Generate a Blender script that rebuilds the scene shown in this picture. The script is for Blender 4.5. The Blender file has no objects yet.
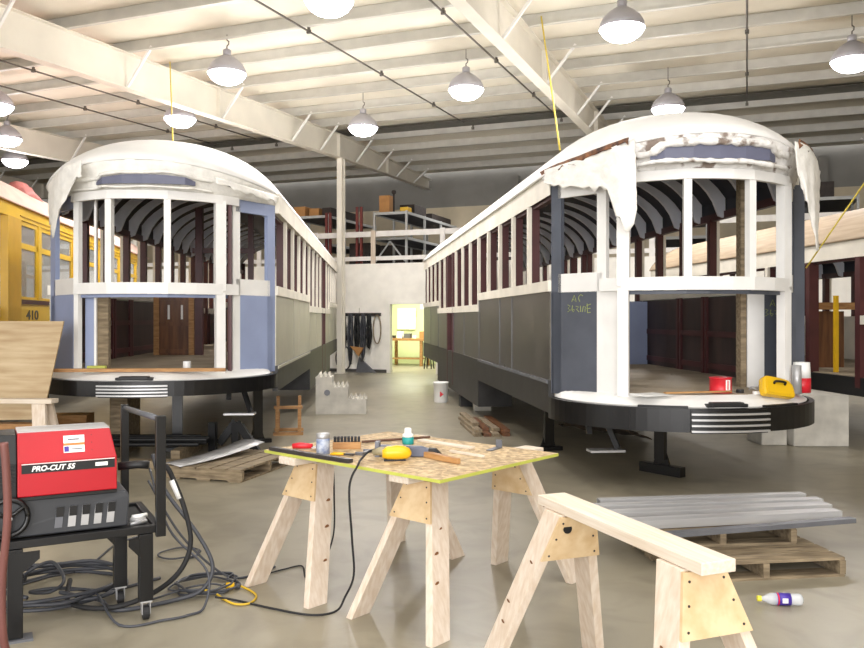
import bpy, bmesh, math, random
from mathutils import Vector, Matrix

random.seed(7)
S = bpy.context.scene
COL = S.collection
PI = math.pi

# ------------------------------------------------------------------ camera, world, lights, exposure
F = 820.0            # focal length in pixels of the 864 px wide frame
EYE = 1.6
HORIZON = 318.0
cam_d = bpy.data.cameras.new('camera')
cam = bpy.data.objects.new('camera', cam_d)
COL.objects.link(cam)
cam.location = (0, 0, EYE)
cam.rotation_euler = (PI / 2, 0, 0)
cam_d.sensor_width = 36.0
cam_d.lens = 36.0 * F / 864.0
cam_d.shift_y = (HORIZON - 324.0) / 864.0
cam_d.clip_end = 200
S.camera = cam

S.view_settings.view_transform = 'Standard'
S.view_settings.look = 'None'
S.view_settings.gamma = 1.0
S.view_settings.use_curve_mapping = False
S.view_settings.exposure = 0.5
S.cycles.use_denoising = True
S.cycles.max_bounces = 8
S.cycles.diffuse_bounces = 5
S.cycles.sample_clamp_indirect = 6.0

world = bpy.data.worlds.new('daylight')
S.world = world
world.use_nodes = True
bg = world.node_tree.nodes['Background']
bg.inputs['Color'].default_value = (1.0, 0.98, 0.97, 1)
bg.inputs['Strength'].default_value = 1.5

# building axes: A runs along the rafters (away, to the right), B across them
ANG = math.radians(21.0)
AX = (math.sin(ANG), math.cos(ANG))
BX = (math.cos(ANG), -math.sin(ANG))
def ab(a, b, z=0.0):
    return (AX[0]*a + BX[0]*b, AX[1]*a + BX[1]*b, z)
RIDGE = 21.7
def roof_z(a):
    return 7.15 - 0.0325*abs(RIDGE - a)

LAMP_W = 260.0
LAMP_UP = 45.0
LAMP_COL = (1.0, 0.975, 0.97)
def big_light(name, loc, size, watts, rot, col=LAMP_COL):
    d = bpy.data.lights.new(name, 'AREA')
    d.shape = 'RECTANGLE'; d.size, d.size_y = size
    d.energy = watts; d.color = col
    o = bpy.data.objects.new(name, d); COL.objects.link(o)
    o.location = loc; o.rotation_euler = rot
    return o
# added unseen area light behind the photographer, brightens the car fronts
big_light('front_fill', (-1.5, -6.5, 3.0), (12.0, 4.8), 860.0, (math.radians(90), 0, 0), (1.0, 0.985, 0.985))
# the rows of ceiling lamps behind the photographer
big_light('lamp_row_light', (2.0, 1.5, 6.0), (12.0, 6.0), 430.0, (0, 0, -ANG))
# the lit workshop behind the doorway
big_light('workshop_light', ab(24.4, -9.9, 2.9), (2.6, 2.0), 190.0, (0, 0, -ANG), (1.0, 1.0, 0.80))
# added fill that brightens the mezzanine store, where no lamps hang
big_light('mezzanine_fill', ab(25.0, -7.2, 5.95), (5.6, 1.2), 110.0, (0, 0, -ANG))

# ------------------------------------------------------------------ materials
def lin(c):
    out = []
    for x in c:
        x = x/255.0
        out.append(x/12.92 if x <= 0.04045 else ((x+0.055)/1.055)**2.4)
    return out
MATS = {}
def mat(name, rgb, rough=0.6, metal=0.0, var=0.08, scale=4.0, bump=0.0, bscale=30.0,
        stretch=(1, 1, 1), rgb2=None, emit=None, trans=0.0, alpha=1.0, detail=5.0, rvar=0.0):
    if name in MATS:
        return MATS[name]
    m = bpy.data.materials.new(name)
    m.use_nodes = True
    nt = m.node_tree
    p = nt.nodes['Principled BSDF']
    c = lin(rgb)
    p.inputs['Roughness'].default_value = rough
    p.inputs['Metallic'].default_value = metal
    p.inputs['Base Color'].default_value = (*c, 1)
    if trans:
        p.inputs['Transmission Weight'].default_value = trans
    if alpha < 1:
        p.inputs['Alpha'].default_value = alpha
    if emit:
        p.inputs['Emission Color'].default_value = (*lin(rgb), 1)
        p.inputs['Emission Strength'].default_value = emit
    tc = nt.nodes.new('ShaderNodeTexCoord')
    mp = nt.nodes.new('ShaderNodeMapping')
    mp.inputs['Scale'].default_value = stretch
    nt.links.new(tc.outputs['Object'], mp.inputs['Vector'])
    if var or rgb2:
        n = nt.nodes.new('ShaderNodeTexNoise')
        n.inputs['Scale'].default_value = scale
        n.inputs['Detail'].default_value = detail
        nt.links.new(mp.outputs['Vector'], n.inputs['Vector'])
        r = nt.nodes.new('ShaderNodeValToRGB')
        if rgb2:
            c2 = lin(rgb2)
            r.color_ramp.elements[0].color = (*c2, 1); r.color_ramp.elements[1].color = (*c, 1)
        else:
            r.color_ramp.elements[0].color = (*[x*(1-var*1.6) for x in c], 1)
            r.color_ramp.elements[1].color = (*[min(1, x*(1+var)) for x in c], 1)
        r.color_ramp.elements[0].position = 0.33
        r.color_ramp.elements[1].position = 0.67
        nt.links.new(n.outputs['Fac'], r.inputs['Fac'])
        nt.links.new(r.outputs['Color'], p.inputs['Base Color'])
        if rvar:
            mr = nt.nodes.new('ShaderNodeMapRange')
            mr.inputs['To Min'].default_value = max(0, rough-rvar)
            mr.inputs['To Max'].default_value = min(1, rough+rvar)
            nt.links.new(n.outputs['Fac'], mr.inputs['Value'])
            nt.links.new(mr.outputs['Result'], p.inputs['Roughness'])
    if bump:
        n2 = nt.nodes.new('ShaderNodeTexNoise')
        n2.inputs['Scale'].default_value = bscale
        n2.inputs['Detail'].default_value = 4
        nt.links.new(mp.outputs['Vector'], n2.inputs['Vector'])
        b = nt.nodes.new('ShaderNodeBump')
        b.inputs['Strength'].default_value = bump
        b.inputs['Distance'].default_value = 0.02
        nt.links.new(n2.outputs['Fac'], b.inputs['Height'])
        nt.links.new(b.outputs['Normal'], p.inputs['Normal'])
    MATS[name] = m
    return m

def concrete():
    m = mat('concrete_floor', (146, 139, 121), rough=0.34, var=0.10, scale=0.55, bump=0.03, bscale=9, rvar=0.12, detail=9)
    nt = m.node_tree
    p = nt.nodes['Principled BSDF']
    base = p.inputs['Base Color'].links[0].from_socket
    tc = nt.nodes.new('ShaderNodeTexCoord')
    # worn darker stains and pale scuffs
    n = nt.nodes.new('ShaderNodeTexNoise'); n.inputs['Scale'].default_value = 2.3; n.inputs['Detail'].default_value = 8
    n.inputs['Distortion'].default_value = 1.2
    nt.links.new(tc.outputs['Object'], n.inputs['Vector'])
    r = nt.nodes.new('ShaderNodeValToRGB')
    r.color_ramp.elements[0].position = 0.30; r.color_ramp.elements[0].color = (0.72, 0.71, 0.70, 1)
    r.color_ramp.elements[1].position = 0.56; r.color_ramp.elements[1].color = (1, 1, 1, 1)
    nt.links.new(n.outputs['Fac'], r.inputs['Fac'])
    mx = nt.nodes.new('ShaderNodeMix'); mx.data_type = 'RGBA'; mx.blend_type = 'MULTIPLY'
    mx.inputs['Factor'].default_value = 0.8
    nt.links.new(base, mx.inputs['A']); nt.links.new(r.outputs['Color'], mx.inputs['B'])
    nt.links.new(mx.outputs['Result'], p.inputs['Base Color'])
    return m
M_FLOOR = concrete()
M_CEIL = mat('white_roof_insulation', (228, 222, 206), rough=0.75, var=0.04, scale=1.2, bump=0.1, bscale=3)
M_PURLIN = mat('grey_white_purlin_paint', (192, 190, 182), rough=0.5, var=0.05)
M_RAFTER = mat('cream_steel_paint', (222, 217, 204), rough=0.55, var=0.05, scale=1.2)
M_GREYWALL = mat('grey_insulation_blanket', (136, 134, 128), rough=0.8, var=0.10, scale=0.8, bump=0.3, bscale=1.2)
M_LINER = mat('beige_liner_panel', (205, 192, 165), rough=0.7, var=0.12, scale=0.8)
M_WHITEWALL = mat('white_wall_paint', (246, 243, 234), rough=0.7, var=0.03)
M_GREEN = mat('pale_green_wall', (222, 230, 182), rough=0.7, var=0.06, scale=1.0)
M_CONDUIT = mat('dark_conduit', (92, 86, 78), rough=0.5, var=0.05)
M_WHITE = mat('white_gloss_paint', (232, 231, 228), rough=0.45, var=0.04, scale=3)
M_CREAM = mat('cream_primer_paint', (226, 220, 206), rough=0.5, var=0.07, scale=2.5)
M_CANVAS = mat('white_roof_canvas', (238, 237, 234), rough=0.75, var=0.03, scale=4, bump=0.12, bscale=12)
M_RAG = mat('torn_canvas', (236, 234, 228), rough=0.8, var=0.06, scale=9, bump=0.5, bscale=16)
M_CRUST = mat('crumpled_canvas_with_rust', (236, 234, 231), rough=0.85, rgb2=(136, 122, 112), scale=7.0, bump=1.0, bscale=18)
MATS['crumpled_canvas_with_rust'].node_tree.nodes['Color Ramp'].color_ramp.elements[0].position = 0.36
MATS['crumpled_canvas_with_rust'].node_tree.nodes['Color Ramp'].color_ramp.elements[1].position = 0.46
M_RUST = mat('rusty_torn_edge', (150, 104, 72), rough=0.9, rgb2=(66, 52, 50), scale=14, bump=0.6)
M_REDPOST = mat('dark_maroon_paint', (74, 32, 34), rough=0.45, var=0.12)
M_DKMETAL = mat('dark_grey_sheet_metal', (98, 94, 88), rough=0.33, metal=0.55, var=0.18, scale=1.6, rvar=0.1)
M_DKPANEL = mat('slate_grey_primer', (80, 84, 94), rough=0.5, var=0.14, scale=2.2)
M_DKPOST = mat('slate_corner_post', (82, 87, 98), rough=0.45, var=0.08)
M_BLUE = mat('pale_blue_primer', (146, 158, 190), rough=0.5, var=0.05, scale=2)
M_SIGN = mat('blue_grey_sign_board', (98, 101, 122), rough=0.5, var=0.06)
M_SILVER = mat('silvery_beige_sheet', (178, 174, 160), rough=0.42, metal=0.25, var=0.08, scale=1.2)
M_SKIRT = mat('black_skirt_steel', (38, 37, 36), rough=0.45, metal=0.2, var=0.25, scale=5)
M_BLACK = mat('black_steel_paint', (13, 13, 15), rough=0.32, var=0.2)
M_SATIN = mat('satin_black', (19, 20, 22), rough=0.5, var=0.2)
M_RUBBER = mat('black_rubber', (28, 28, 30), rough=0.7, var=0.1)
M_CHROME = mat('bright_metal_strip', (188, 188, 188), rough=0.35, metal=0.6, var=0.03)
M_LINING = mat('dark_headlining', (44, 46, 56), rough=0.55, var=0.15, scale=2)
M_LININGB = mat('brown_headlining', (46, 40, 38), rough=0.55, var=0.15, scale=2)
M_RIB = mat('blue_grey_rib_paint', (236, 239, 248), rough=0.5, var=0.05)
M_DKWOOD = mat('dark_red_brown_boards', (62, 42, 38), rough=0.5, rgb2=(40, 28, 28), scale=5, stretch=(1, 1, 0.2))
M_OAK = mat('varnished_brown_wood', (124, 80, 46), rough=0.4, rgb2=(86, 52, 30), scale=6, stretch=(3, 3, 0.3))
M_PLY = mat('beige_subfloor', (160, 146, 124), rough=0.7, var=0.12, scale=2.5)
M_LUMBER = mat('new_pine_lumber', (223, 213, 199), rough=0.65, rgb2=(209, 193, 172), scale=5, stretch=(0.6, 14, 14), bump=0.04)
M_LUMBERV = mat('new_pine_boards', (220, 207, 192), rough=0.65, rgb2=(204, 185, 164), scale=4.5, stretch=(10, 10, 0.7), bump=0.04)
M_KNOT = mat('brown_knot', (132, 88, 52), rough=0.7, var=0.2, scale=60)
M_GUSSET = mat('plywood_gusset', (214, 190, 152), rough=0.65, rgb2=(198, 168, 126), scale=5, stretch=(1, 3, 3))
M_WHITELUM = mat('white_painted_lumber', (236, 233, 228), rough=0.6, var=0.05)
M_OLDWOOD = mat('weathered_wood', (150, 134, 108), rough=0.8, rgb2=(104, 90, 70), scale=5, stretch=(1, 6, 6), bump=0.1)
M_TANWOOD = mat('tan_wood', (186, 142, 90), rough=0.6, rgb2=(150, 106, 62), scale=6, stretch=(1, 6, 6))
M_PALEPLY = mat('plywood_sheet', (196, 176, 142), rough=0.65, rgb2=(164, 138, 102), scale=4.5, stretch=(0.35, 1, 3.2))
M_LIME = mat('lime_paint_edge', (188, 192, 86), rough=0.5, var=0.08)
M_STEEL = mat('mill_steel', (184, 184, 185), rough=0.38, metal=0.45, var=0.12, scale=3, stretch=(0.3, 3, 3))
M_STEELD = mat('dull_grey_steel', (112, 114, 120), rough=0.45, metal=0.4, var=0.12, scale=3)
M_BAR = mat('dark_flat_bar', (72, 68, 66), rough=0.4, metal=0.4, var=0.1)
M_RED = mat('red_machine_paint', (178, 20, 34), rough=0.35, var=0.06, scale=3)
M_CUTBASE = mat('charcoal_plastic', (44, 46, 50), rough=0.5, var=0.08)
M_LABELW = mat('white_print', (240, 240, 238), rough=0.5, var=0.0)
M_ORANGE = mat('orange_print', (226, 120, 60), rough=0.5, var=0.0)
M_YEL = mat('yellow_plastic', (224, 178, 24), rough=0.35, var=0.05)
M_YROPE = mat('yellow_rope', (212, 190, 70), rough=0.7, var=0.1, scale=30)
M_YBODY = mat('yellow_coach_paint', (224, 182, 34), rough=0.35, var=0.05, scale=1.5)
M_YBODYD = mat('deep_yellow_coach_paint', (206, 160, 24), rough=0.4, var=0.05)
M_PINKROOF = mat('pinkish_roof_canvas', (228, 196, 182), rough=0.75, var=0.06)
M_TANROOF = mat('tan_roof_boards', (172, 152, 126), rough=0.7, rgb2=(152, 132, 106), scale=4, stretch=(6, 0.4, 4))
M_HOSE = mat('brown_red_hose', (116, 72, 66), rough=0.55, var=0.1)
M_CORD = mat('grey_black_cable', (62, 64, 70), rough=0.5, var=0.08)
M_CBLOCK = mat('pale_concrete_block', (198, 194, 184), rough=0.85, var=0.10, scale=5, bump=0.2, bscale=30)
M_CARD = mat('cardboard', (176, 128, 76), rough=0.8, var=0.08)
M_DARKBOX = mat('dark_stored_goods', (52, 44, 40), rough=0.7, var=0.25, scale=8)
M_RACK = mat('grey_rack_paint', (176, 178, 176), rough=0.5, var=0.05)
M_DECKG = mat('grey_rack_deck', (92, 92, 94), rough=0.6, var=0.12)
M_TEAL = mat('teal_plastic', (30, 150, 148), rough=0.4, var=0.05)
M_REDP = mat('red_plastic', (206, 34, 48), rough=0.35, var=0.05)
M_GLASS = mat('window_glass', (200, 205, 205), rough=0.05, var=0.0, alpha=0.28)
M_CLEAR = mat('clear_bottle_plastic', (225, 230, 235), rough=0.08, var=0.0, alpha=0.45)
M_PURPLE = mat('purple_label', (70, 50, 150), rough=0.4, var=0.1)
M_CHALK = mat('yellow_green_chalk', (150, 160, 96), rough=0.9, var=0.1, scale=40)
M_BARK = mat('ragged_brown_sheet', (84, 70, 52), rough=0.9, rgb2=(48, 42, 36), scale=9, bump=0.5)
M_HOOD = mat('lamp_reflector_shell', (168, 166, 172), rough=0.4, metal=0.2, var=0.04)
M_LENS = mat('lit_lamp_lens', (255, 250, 255), rough=0.3, var=0.0, emit=14.0)
def osb():
    m = mat('oriented_strand_board', (204, 178, 132), rough=0.7, rgb2=(160, 130, 86), scale=26, detail=3)
    nt = m.node_tree
    v = nt.nodes.new('ShaderNodeTexVoronoi'); v.inputs['Scale'].default_value = 34
    mp = [n for n in nt.nodes if n.type == 'MAPPING'][0]
    nt.links.new(mp.outputs['Vector'], v.inputs['Vector'])
    p = nt.nodes['Principled BSDF']
    base = p.inputs['Base Color'].links[0].from_socket
    mx = nt.nodes.new('ShaderNodeMix'); mx.data_type = 'RGBA'; mx.blend_type = 'OVERLAY'
    mx.inputs['Factor'].default_value = 0.35
    nt.links.new(base, mx.inputs['A']); bw = nt.nodes.new('ShaderNodeRGBToBW'); nt.links.new(v.outputs['Color'], bw.inputs['Color']); nt.links.new(bw.outputs['Val'], mx.inputs['B'])
    hs = nt.nodes.new('ShaderNodeHueSaturation'); hs.inputs['Saturation'].default_value = 0.9
    nt.links.new(mx.outputs['Result'], hs.inputs['Color'])
    nt.links.new(hs.outputs['Color'], p.inputs['Base Color'])
    return m
M_OSB = osb()

# ------------------------------------------------------------------ mesh helpers
def V(*a):
    return Vector(a)
def rot2(x, y, a):
    return (x*math.cos(a) - y*math.sin(a), x*math.sin(a) + y*math.cos(a))
class MB:
    def __init__(s):
        s.v = []; s.f = []
    def add(s, vs, fs):
        o = len(s.v)
        s.v += [tuple(p) for p in vs]
        s.f += [tuple(i+o for i in f) for f in fs]
        return s
    def box(s, c, d, rz=0.0):
        x, y, z = d[0]/2, d[1]/2, d[2]/2
        vs = []
        for dz in (-z, z):
            for dx, dy in ((-x, -y), (x, -y), (x, y), (-x, y)):
                rx, ry = rot2(dx, dy, rz)
                vs.append((c[0]+rx, c[1]+ry, c[2]+dz))
        return s.add(vs, [(3, 2, 1, 0), (4, 5, 6, 7), (0, 1, 5, 4), (1, 2, 6, 5), (2, 3, 7, 6), (3, 0, 4, 7)])
    def bb(s, x0, x1, y0, y1, z0, z1):
        return s.box(((x0+x1)/2, (y0+y1)/2, (z0+z1)/2), (abs(x1-x0), abs(y1-y0), abs(z1-z0)))
    def beam(s, p0, p1, w, h, up=(0, 0, 1)):
        p0, p1 = Vector(p0), Vector(p1)
        d = (p1-p0).normalized()
        side = d.cross(Vector(up))
        if side.length < 1e-5:
            side = d.cross(Vector((0, 1, 0)))
        side.normalize()
        u = side.cross(d).normalized()
        vs = []
        for p in (p0, p1):
            for a, b in ((-1, -1), (1, -1), (1, 1), (-1, 1)):
                vs.append(p + side*(a*w/2) + u*(b*h/2))
        return s.add(vs, [(3, 2, 1, 0), (4, 5, 6, 7), (0, 1, 5, 4), (1, 2, 6, 5), (2, 3, 7, 6), (3, 0, 4, 7)])
    def prism(s, ring, vec):
        n = len(ring)
        vs = [Vector(p) for p in ring] + [Vector(p)+Vector(vec) for p in ring]
        fs = [tuple(range(n-1, -1, -1)), tuple(range(n, 2*n))]
        fs += [(i, (i+1) % n, n+(i+1) % n, n+i) for i in range(n)]
        return s.add(vs, fs)
    def poly(s, pts2, z0, z1):
        return s.prism([(x, y, z0) for x, y in pts2], (0, 0, z1-z0))
    def strip(s, pts2, z0, z1, t):
        """a band standing along an open plan polyline, t thick to the left of it; z0, z1 numbers or functions of the index"""
        P = [Vector((x, y)) for x, y in pts2]
        n = len(P); L = []
        for i in range(n):
            a = P[i]-P[i-1] if i else P[1]-P[0]
            b = P[i+1]-P[i] if i < n-1 else P[i]-P[i-1]
            a.normalize(); b.normalize()
            na, nb = Vector((-a.y, a.x)), Vector((-b.y, b.x))
            m = (na+nb)
            if m.length < 1e-6:
                m = na
            m.normalize()
            L.append(P[i] + m*(t/max(0.4, m.dot(na))))
        g0 = z0 if callable(z0) else (lambda i: z0)
        g1 = z1 if callable(z1) else (lambda i: z1)
        vs = []
        for i in range(n):
            vs += [(P[i].x, P[i].y, g0(i)), (P[i].x, P[i].y, g1(i)), (L[i].x, L[i].y, g1(i)), (L[i].x, L[i].y, g0(i))]
        fs = [(0, 1, 2, 3), (4*(n-1)+3, 4*(n-1)+2, 4*(n-1)+1, 4*(n-1))]
        for i in range(n-1):
            o = 4*i
            for k in range(4):
                fs.append((o+k, o+4+k, o+4+(k+1) % 4, o+(k+1) % 4))
        return s.add(vs, fs)
    def tube(s, pts, r, n=8):
        P = [Vector(p) for p in pts]
        k = len(P); vs = []; prev = None
        for i in range(k):
            d = (P[min(i+1, k-1)] - P[max(i-1, 0)])
            if d.length < 1e-9:
                d = Vector((0, 0, 1))
            d.normalize()
            if prev is None:
                ref = Vector((0, 0, 1)) if abs(d.z) < 0.9 else Vector((1, 0, 0))
                u = d.cross(ref).normalized()
            else:
                u = (prev - d*prev.dot(d))
                if u.length < 1e-6:
                    u = d.cross(Vector((0, 0, 1)))
                u.normalize()
            prev = u
            w = d.cross(u)
            rr = r[i] if isinstance(r, (list, tuple)) else r
            for j in range(n):
                a = 2*PI*j/n
                vs.append(P[i] + u*(math.cos(a)*rr) + w*(math.sin(a)*rr))
        fs = [tuple(range(n-1, -1, -1)), tuple(range((k-1)*n, k*n))]
        for i in range(k-1):
            for j in range(n):
                fs.append((i*n+j, i*n+(j+1) % n, (i+1)*n+(j+1) % n, (i+1)*n+j))
        return s.add(vs, fs)
    def lathe(s, prof, c=(0, 0, 0), n=24, axis='z'):
        vs = []; k = len(prof)
        for r, z in prof:
            for j in range(n):
                a = 2*PI*j/n
                p = (r*math.cos(a), r*math.sin(a), z)
                if axis == 'x':
                    p = (z, r*math.cos(a), r*math.sin(a))
                elif axis == 'y':
                    p = (r*math.cos(a), z, r*math.sin(a))
                vs.append((p[0]+c[0], p[1]+c[1], p[2]+c[2]))
        fs = []
        for i in range(k-1):
            for j in range(n):
                fs.append((i*n+j, i*n+(j+1) % n, (i+1)*n+(j+1) % n, (i+1)*n+j))
        if prof[0][0] > 1e-6:
            fs.append(tuple(range(n-1, -1, -1)))
        if prof[-1][0] > 1e-6:
            fs.append(tuple(range((k-1)*n, k*n)))
        return s.add(vs, fs)
    def cyl(s, c, r, h, n=20, axis='z'):
        return s.lathe([(r, 0), (r, h)], c, n, axis)
    def grid(s, rows):
        m = len(rows[0]); vs = [p for r in rows for p in r]; fs = []
        for i in range(len(rows)-1):
            for j in range(m-1):
                fs.append((i*m+j, i*m+j+1, (i+1)*m+j+1, (i+1)*m+j))
        return s.add(vs, fs)
    def xform(s, M):
        s.v = [tuple(M @ Vector(p)) for p in s.v]
        return s
    def build(s, name, m, parent=None, smooth=False, bevel=0.0, solid=0.0, loc=None, rz=None, fixn=True):
        me = bpy.data.meshes.new(name)
        me.from_pydata(s.v, [], s.f)
        if fixn:
            bm = bmesh.new(); bm.from_mesh(me)
            bmesh.ops.remove_doubles(bm, verts=bm.verts, dist=1e-6)
            bmesh.ops.recalc_face_normals(bm, faces=bm.faces)
            bm.to_mesh(me); bm.free()
        me.materials.append(m)
        if smooth:
            for p in me.polygons:
                p.use_smooth = True
        o = bpy.data.objects.new(name, me)
        COL.objects.link(o)
        if parent is not None:
            o.parent = parent
        if loc is not None:
            o.location = loc
        if rz is not None:
            o.rotation_euler = (0, 0, rz)
        if solid:
            md = o.modifiers.new('thickness', 'SOLIDIFY'); md.thickness = solid; md.offset = 0
        if bevel:
            md = o.modifiers.new('bevel', 'BEVEL'); md.width = bevel; md.segments = 2; md.limit_method = 'ANGLE'
        return o

def smooth_by_angle(o, deg=35):
    me = o.data
    try:
        me.set_sharp_from_angle(angle=math.radians(deg))
    except Exception:
        pass
    for p in me.polygons:
        p.use_smooth = True
    return o

def tag(o, label=None, cat=None, group=None, kind=None):
    if label: o['label'] = label
    if cat: o['category'] = cat
    if group: o['group'] = group
    if kind: o['kind'] = kind
    return o
def thing(name, label, cat, loc=(0, 0, 0), rz=0.0, group=None):
    o = bpy.data.objects.new(name, None)
    COL.objects.link(o)
    o.empty_display_size = 0.1
    o.location = loc; o.rotation_euler = (0, 0, rz)
    return tag(o, label, cat, group)
def struct(o, label=None):
    if label: o['label'] = label
    o['kind'] = 'structure'
    return o
def dup(root, loc, rz=None, label=None, group=None):
    def cp(o, parent):
        c = o.copy(); COL.objects.link(c); c.parent = parent
        for k in [x for x in KIDS if x.parent == o]:
            cp(k, c)
        return c
    KIDS = [x for x in bpy.data.objects if x.parent is not None]
    r = cp(root, None)
    r.location = loc
    if rz is not None: r.rotation_euler = (0, 0, rz)
    if label: r['label'] = label
    if group: r['group'] = group
    return r
def text_mb(body, size, depth=0.003, shear=0.0, bold=0.0):
    cu = bpy.data.curves.new('lettering', 'FONT')
    cu.body = body; cu.size = size; cu.extrude = depth; cu.shear = shear; cu.offset = bold
    cu.align_x = 'CENTER'; cu.align_y = 'CENTER'
    o = bpy.data.objects.new('lettering', cu)
    COL.objects.link(o)
    dg = bpy.context.evaluated_depsgraph_get()
    me = bpy.data.meshes.new_from_object(o.evaluated_get(dg))
    mb = MB().add([v.co.copy() for v in me.vertices], [tuple(p.vertices) for p in me.polygons])
    bpy.data.objects.remove(o); bpy.data.curves.remove(cu); bpy.data.meshes.remove(me)
    return mb
def G(px, py, z=0.0):
    y = F*(EYE-z)/(py-HORIZON)
    return Vector(((px-432.0)/F*y, y, z))
def W(px, py, y):
    return Vector(((px-432.0)/F*y, y, EYE + (HORIZON-py)/F*y))
def catmull(pts, k=8):
    P = [Vector(p) for p in pts]; out = []
    for i in range(len(P)-1):
        a, b, c, d = P[max(i-1, 0)], P[i], P[i+1], P[min(i+2, len(P)-1)]
        for j in range(k):
            t = j/k
            out.append(0.5*((2*b) + (c-a)*t + (2*a-5*b+4*c-d)*t*t + (3*b-a-3*c+d)*t**3))
    out.append(P[-1])
    return out

# ================================================================== THE HALL (local x = b, y = a, turned by -ANG)
def hall(mb, name, m, label=None, **k):
    return struct(mb.build(name, m, rz=-ANG, **k), label)
AW = 21.9        # front face of the white wall below the mezzanine
AF = 28.2        # far wall
BL, BR = -33.0, 12.0
DB0, DB1 = -9.72, -8.28   # doorway
hall(MB().bb(BL-0.2, BR+0.2, -9, AF+0.2, -0.12, 0.0), 'floor', M_FLOOR, 'worn grey-tan concrete floor')

def ceiling_sheet():
    mb = MB(); rows = []
    a = -9.0
    while a <= AF+0.01:
        sag = 0.06*abs(math.sin((a-RIDGE)/1.5*PI))
        rows.append([(BL-0.2, a, roof_z(a)-sag), (BR+0.2, a, roof_z(a)-sag)])
        a += 0.25
    mb.grid(rows)
    return mb
hall(ceiling_sheet(), 'ceiling', M_CEIL, 'white insulated metal roof', solid=0.01, smooth=True)
purlins = []
k = 0
for i in range(-20, 5):
    a = RIDGE + i*1.5 + (0.35 if i >= 0 else -0.35)
    if a > AF-0.3 or a < -8.5:
        continue
    z = roof_z(a) - 0.05
    mb = MB().bb(BL, BR, a-0.012, a+0.012, z-0.21, z)
    mb.bb(BL, BR, a-0.08, a, z-0.222, z-0.198).bb(BL, BR, a, a+0.08, z-0.012, z)
    hall(mb, 'roof_purlin', M_PURLIN)
# ridge: strip coloured dark grey to stand for the unlit gap
z = roof_z(RIDGE)
hall(MB().bb(BL, BR, RIDGE-0.32, RIDGE+0.32, z-0.115, z-0.10), 'ridge_strip', mat('unlit_ridge_grey', (104, 102, 94), var=0.1), 'dark strip along the ridge of the roof')

# rafters: welded I sections, with thin flange braces to the purlins
COLB = -10.93
RAFTERS = [COLB + 7.31*i for i in range(-2, 3)]
for ib, b in enumerate(RAFTERS):
    mb = MB()
    a0, a1, a2 = -8.8, RIDGE-0.25, AF-0.05
    def top(a): return roof_z(a)-0.27
    def bot(a): return roof_z(a)-0.27-(0.66 if a < RIDGE else 0.66-0.05*(a-RIDGE))
    # web
    mb.prism([(b-0.006, a0, bot(a0)), (b-0.006, a1, bot(a1)), (b-0.006, a2, bot(a2)), (b-0.006, a2, top(a2)), (b-0.006, a1, top(a1)), (b-0.006, a0, top(a0))], (0.012, 0, 0))
    # flanges
    for fa, fb in ((a0, a1), (a1, a2)):
        mb.beam((b, fa, bot(fa)), (b, fb, bot(fb)), 0.22, 0.014)
        mb.beam((b, fa, top(fa)), (b, fb, top(fb)), 0.22, 0.014)
    # stiffener plates at the column and splices
    for a in (20.9, 15.2, 24.3):
        mb.bb(b-0.1, b+0.1, a-0.006, a+0.006, bot(a), top(a))
    r = hall(mb, 'roof_rafter', M_RAFTER, 'cream steel roof rafter')
    for i in range(-9, 5):
        a = RIDGE + i*1.5 + (0.35 if i >= 0 else -0.35)
        if i % 2 and a < RIDGE-4 or a > AF-0.6:
            continue
        for sd in (1, -1):
            br = MB().beam((b+sd*0.05, a, bot(a)+0.03), (b+sd*0.62, a, roof_z(a)-0.2), 0.045, 0.045)
            o = br.build('flange_brace', M_WHITE, r)
    if ib in (1, 2):   # brackets where the column meets the rafter
        pass

# columns
for b in (RAFTERS[2], RAFTERS[1]):
    a = 21.15
    zt = roof_z(20.9)-0.93
    mb = MB().bb(b-0.08, b+0.08, a-0.11, a-0.095, 0, zt).bb(b-0.08, b+0.08, a+0.095, a+0.11, 0, zt).bb(b-0.006, b+0.006, a-0.1, a+0.1, 0, zt)
    mb.bb(b-0.15, b+0.15, a-0.15, a+0.15, zt, zt+0.02).bb(b-0.15, b+0.15, a-0.15, a+0.15, 0, 0.02)
    hall(mb, 'wall_column', M_RAFTER, 'cream steel column under the rafter')

# white wall with a doorway, mezzanine floor over it
mb = MB().bb(BL, DB0, AW, AW+0.15, 0, 3.2).bb(DB1, BR, AW, AW+0.15, 0, 3.2).bb(DB0, DB1, AW, AW+0.15, 2.0, 3.2)
hall(mb, 'wall_back', M_WHITEWALL, 'white painted wall below the mezzanine')
hall(MB().bb(BL, BR, AW+0.16, AF-0.02, 3.05, 3.2), 'mezzanine_floor', M_DECKG, 'mezzanine floor')
hall(MB().bb(-13.5, DB0-0.11, AW-0.02, AW-0.001, 0, 0.09), 'baseboard_back', mat('dark_base', (70, 68, 64)))
mb = MB().bb(DB0-0.10, DB0, AW-0.02, AW+0.17, 0, 2.08).bb(DB1, DB1+0.10, AW-0.02, AW+0.17, 0, 2.08).bb(DB0, DB1, AW-0.02, AW+0.17, 2.0, 2.08)
hall(mb, 'door_1', M_WHITEWALL, 'open doorway into the pale green workshop')
# sheet joint in the white wall
hall(MB().bb(-10.72, -10.70, AW-0.012, AW-0.001, 0, 1.9), 'trim_1', mat('joint_strip', (190, 186, 172)))
# far wall, side walls
hall(MB().bb(BL, BR, AF, AF+0.15, 5.65, 7.2), 'wall_far_upper', M_GREYWALL, 'sagging grey insulation blanket on the far wall')
hall(MB().bb(BL, BR, AF, AF+0.15, 0, 5.65), 'wall_far', M_LINER, 'beige liner panels on the far wall')
hall(MB().bb(BL-0.2, BL, -9, AF, 0, 7.2), 'wall_left', M_LINER)
hall(MB().bb(BR, BR+0.2, -9, AF, 0, 7.2), 'wall_right', M_LINER)
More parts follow.
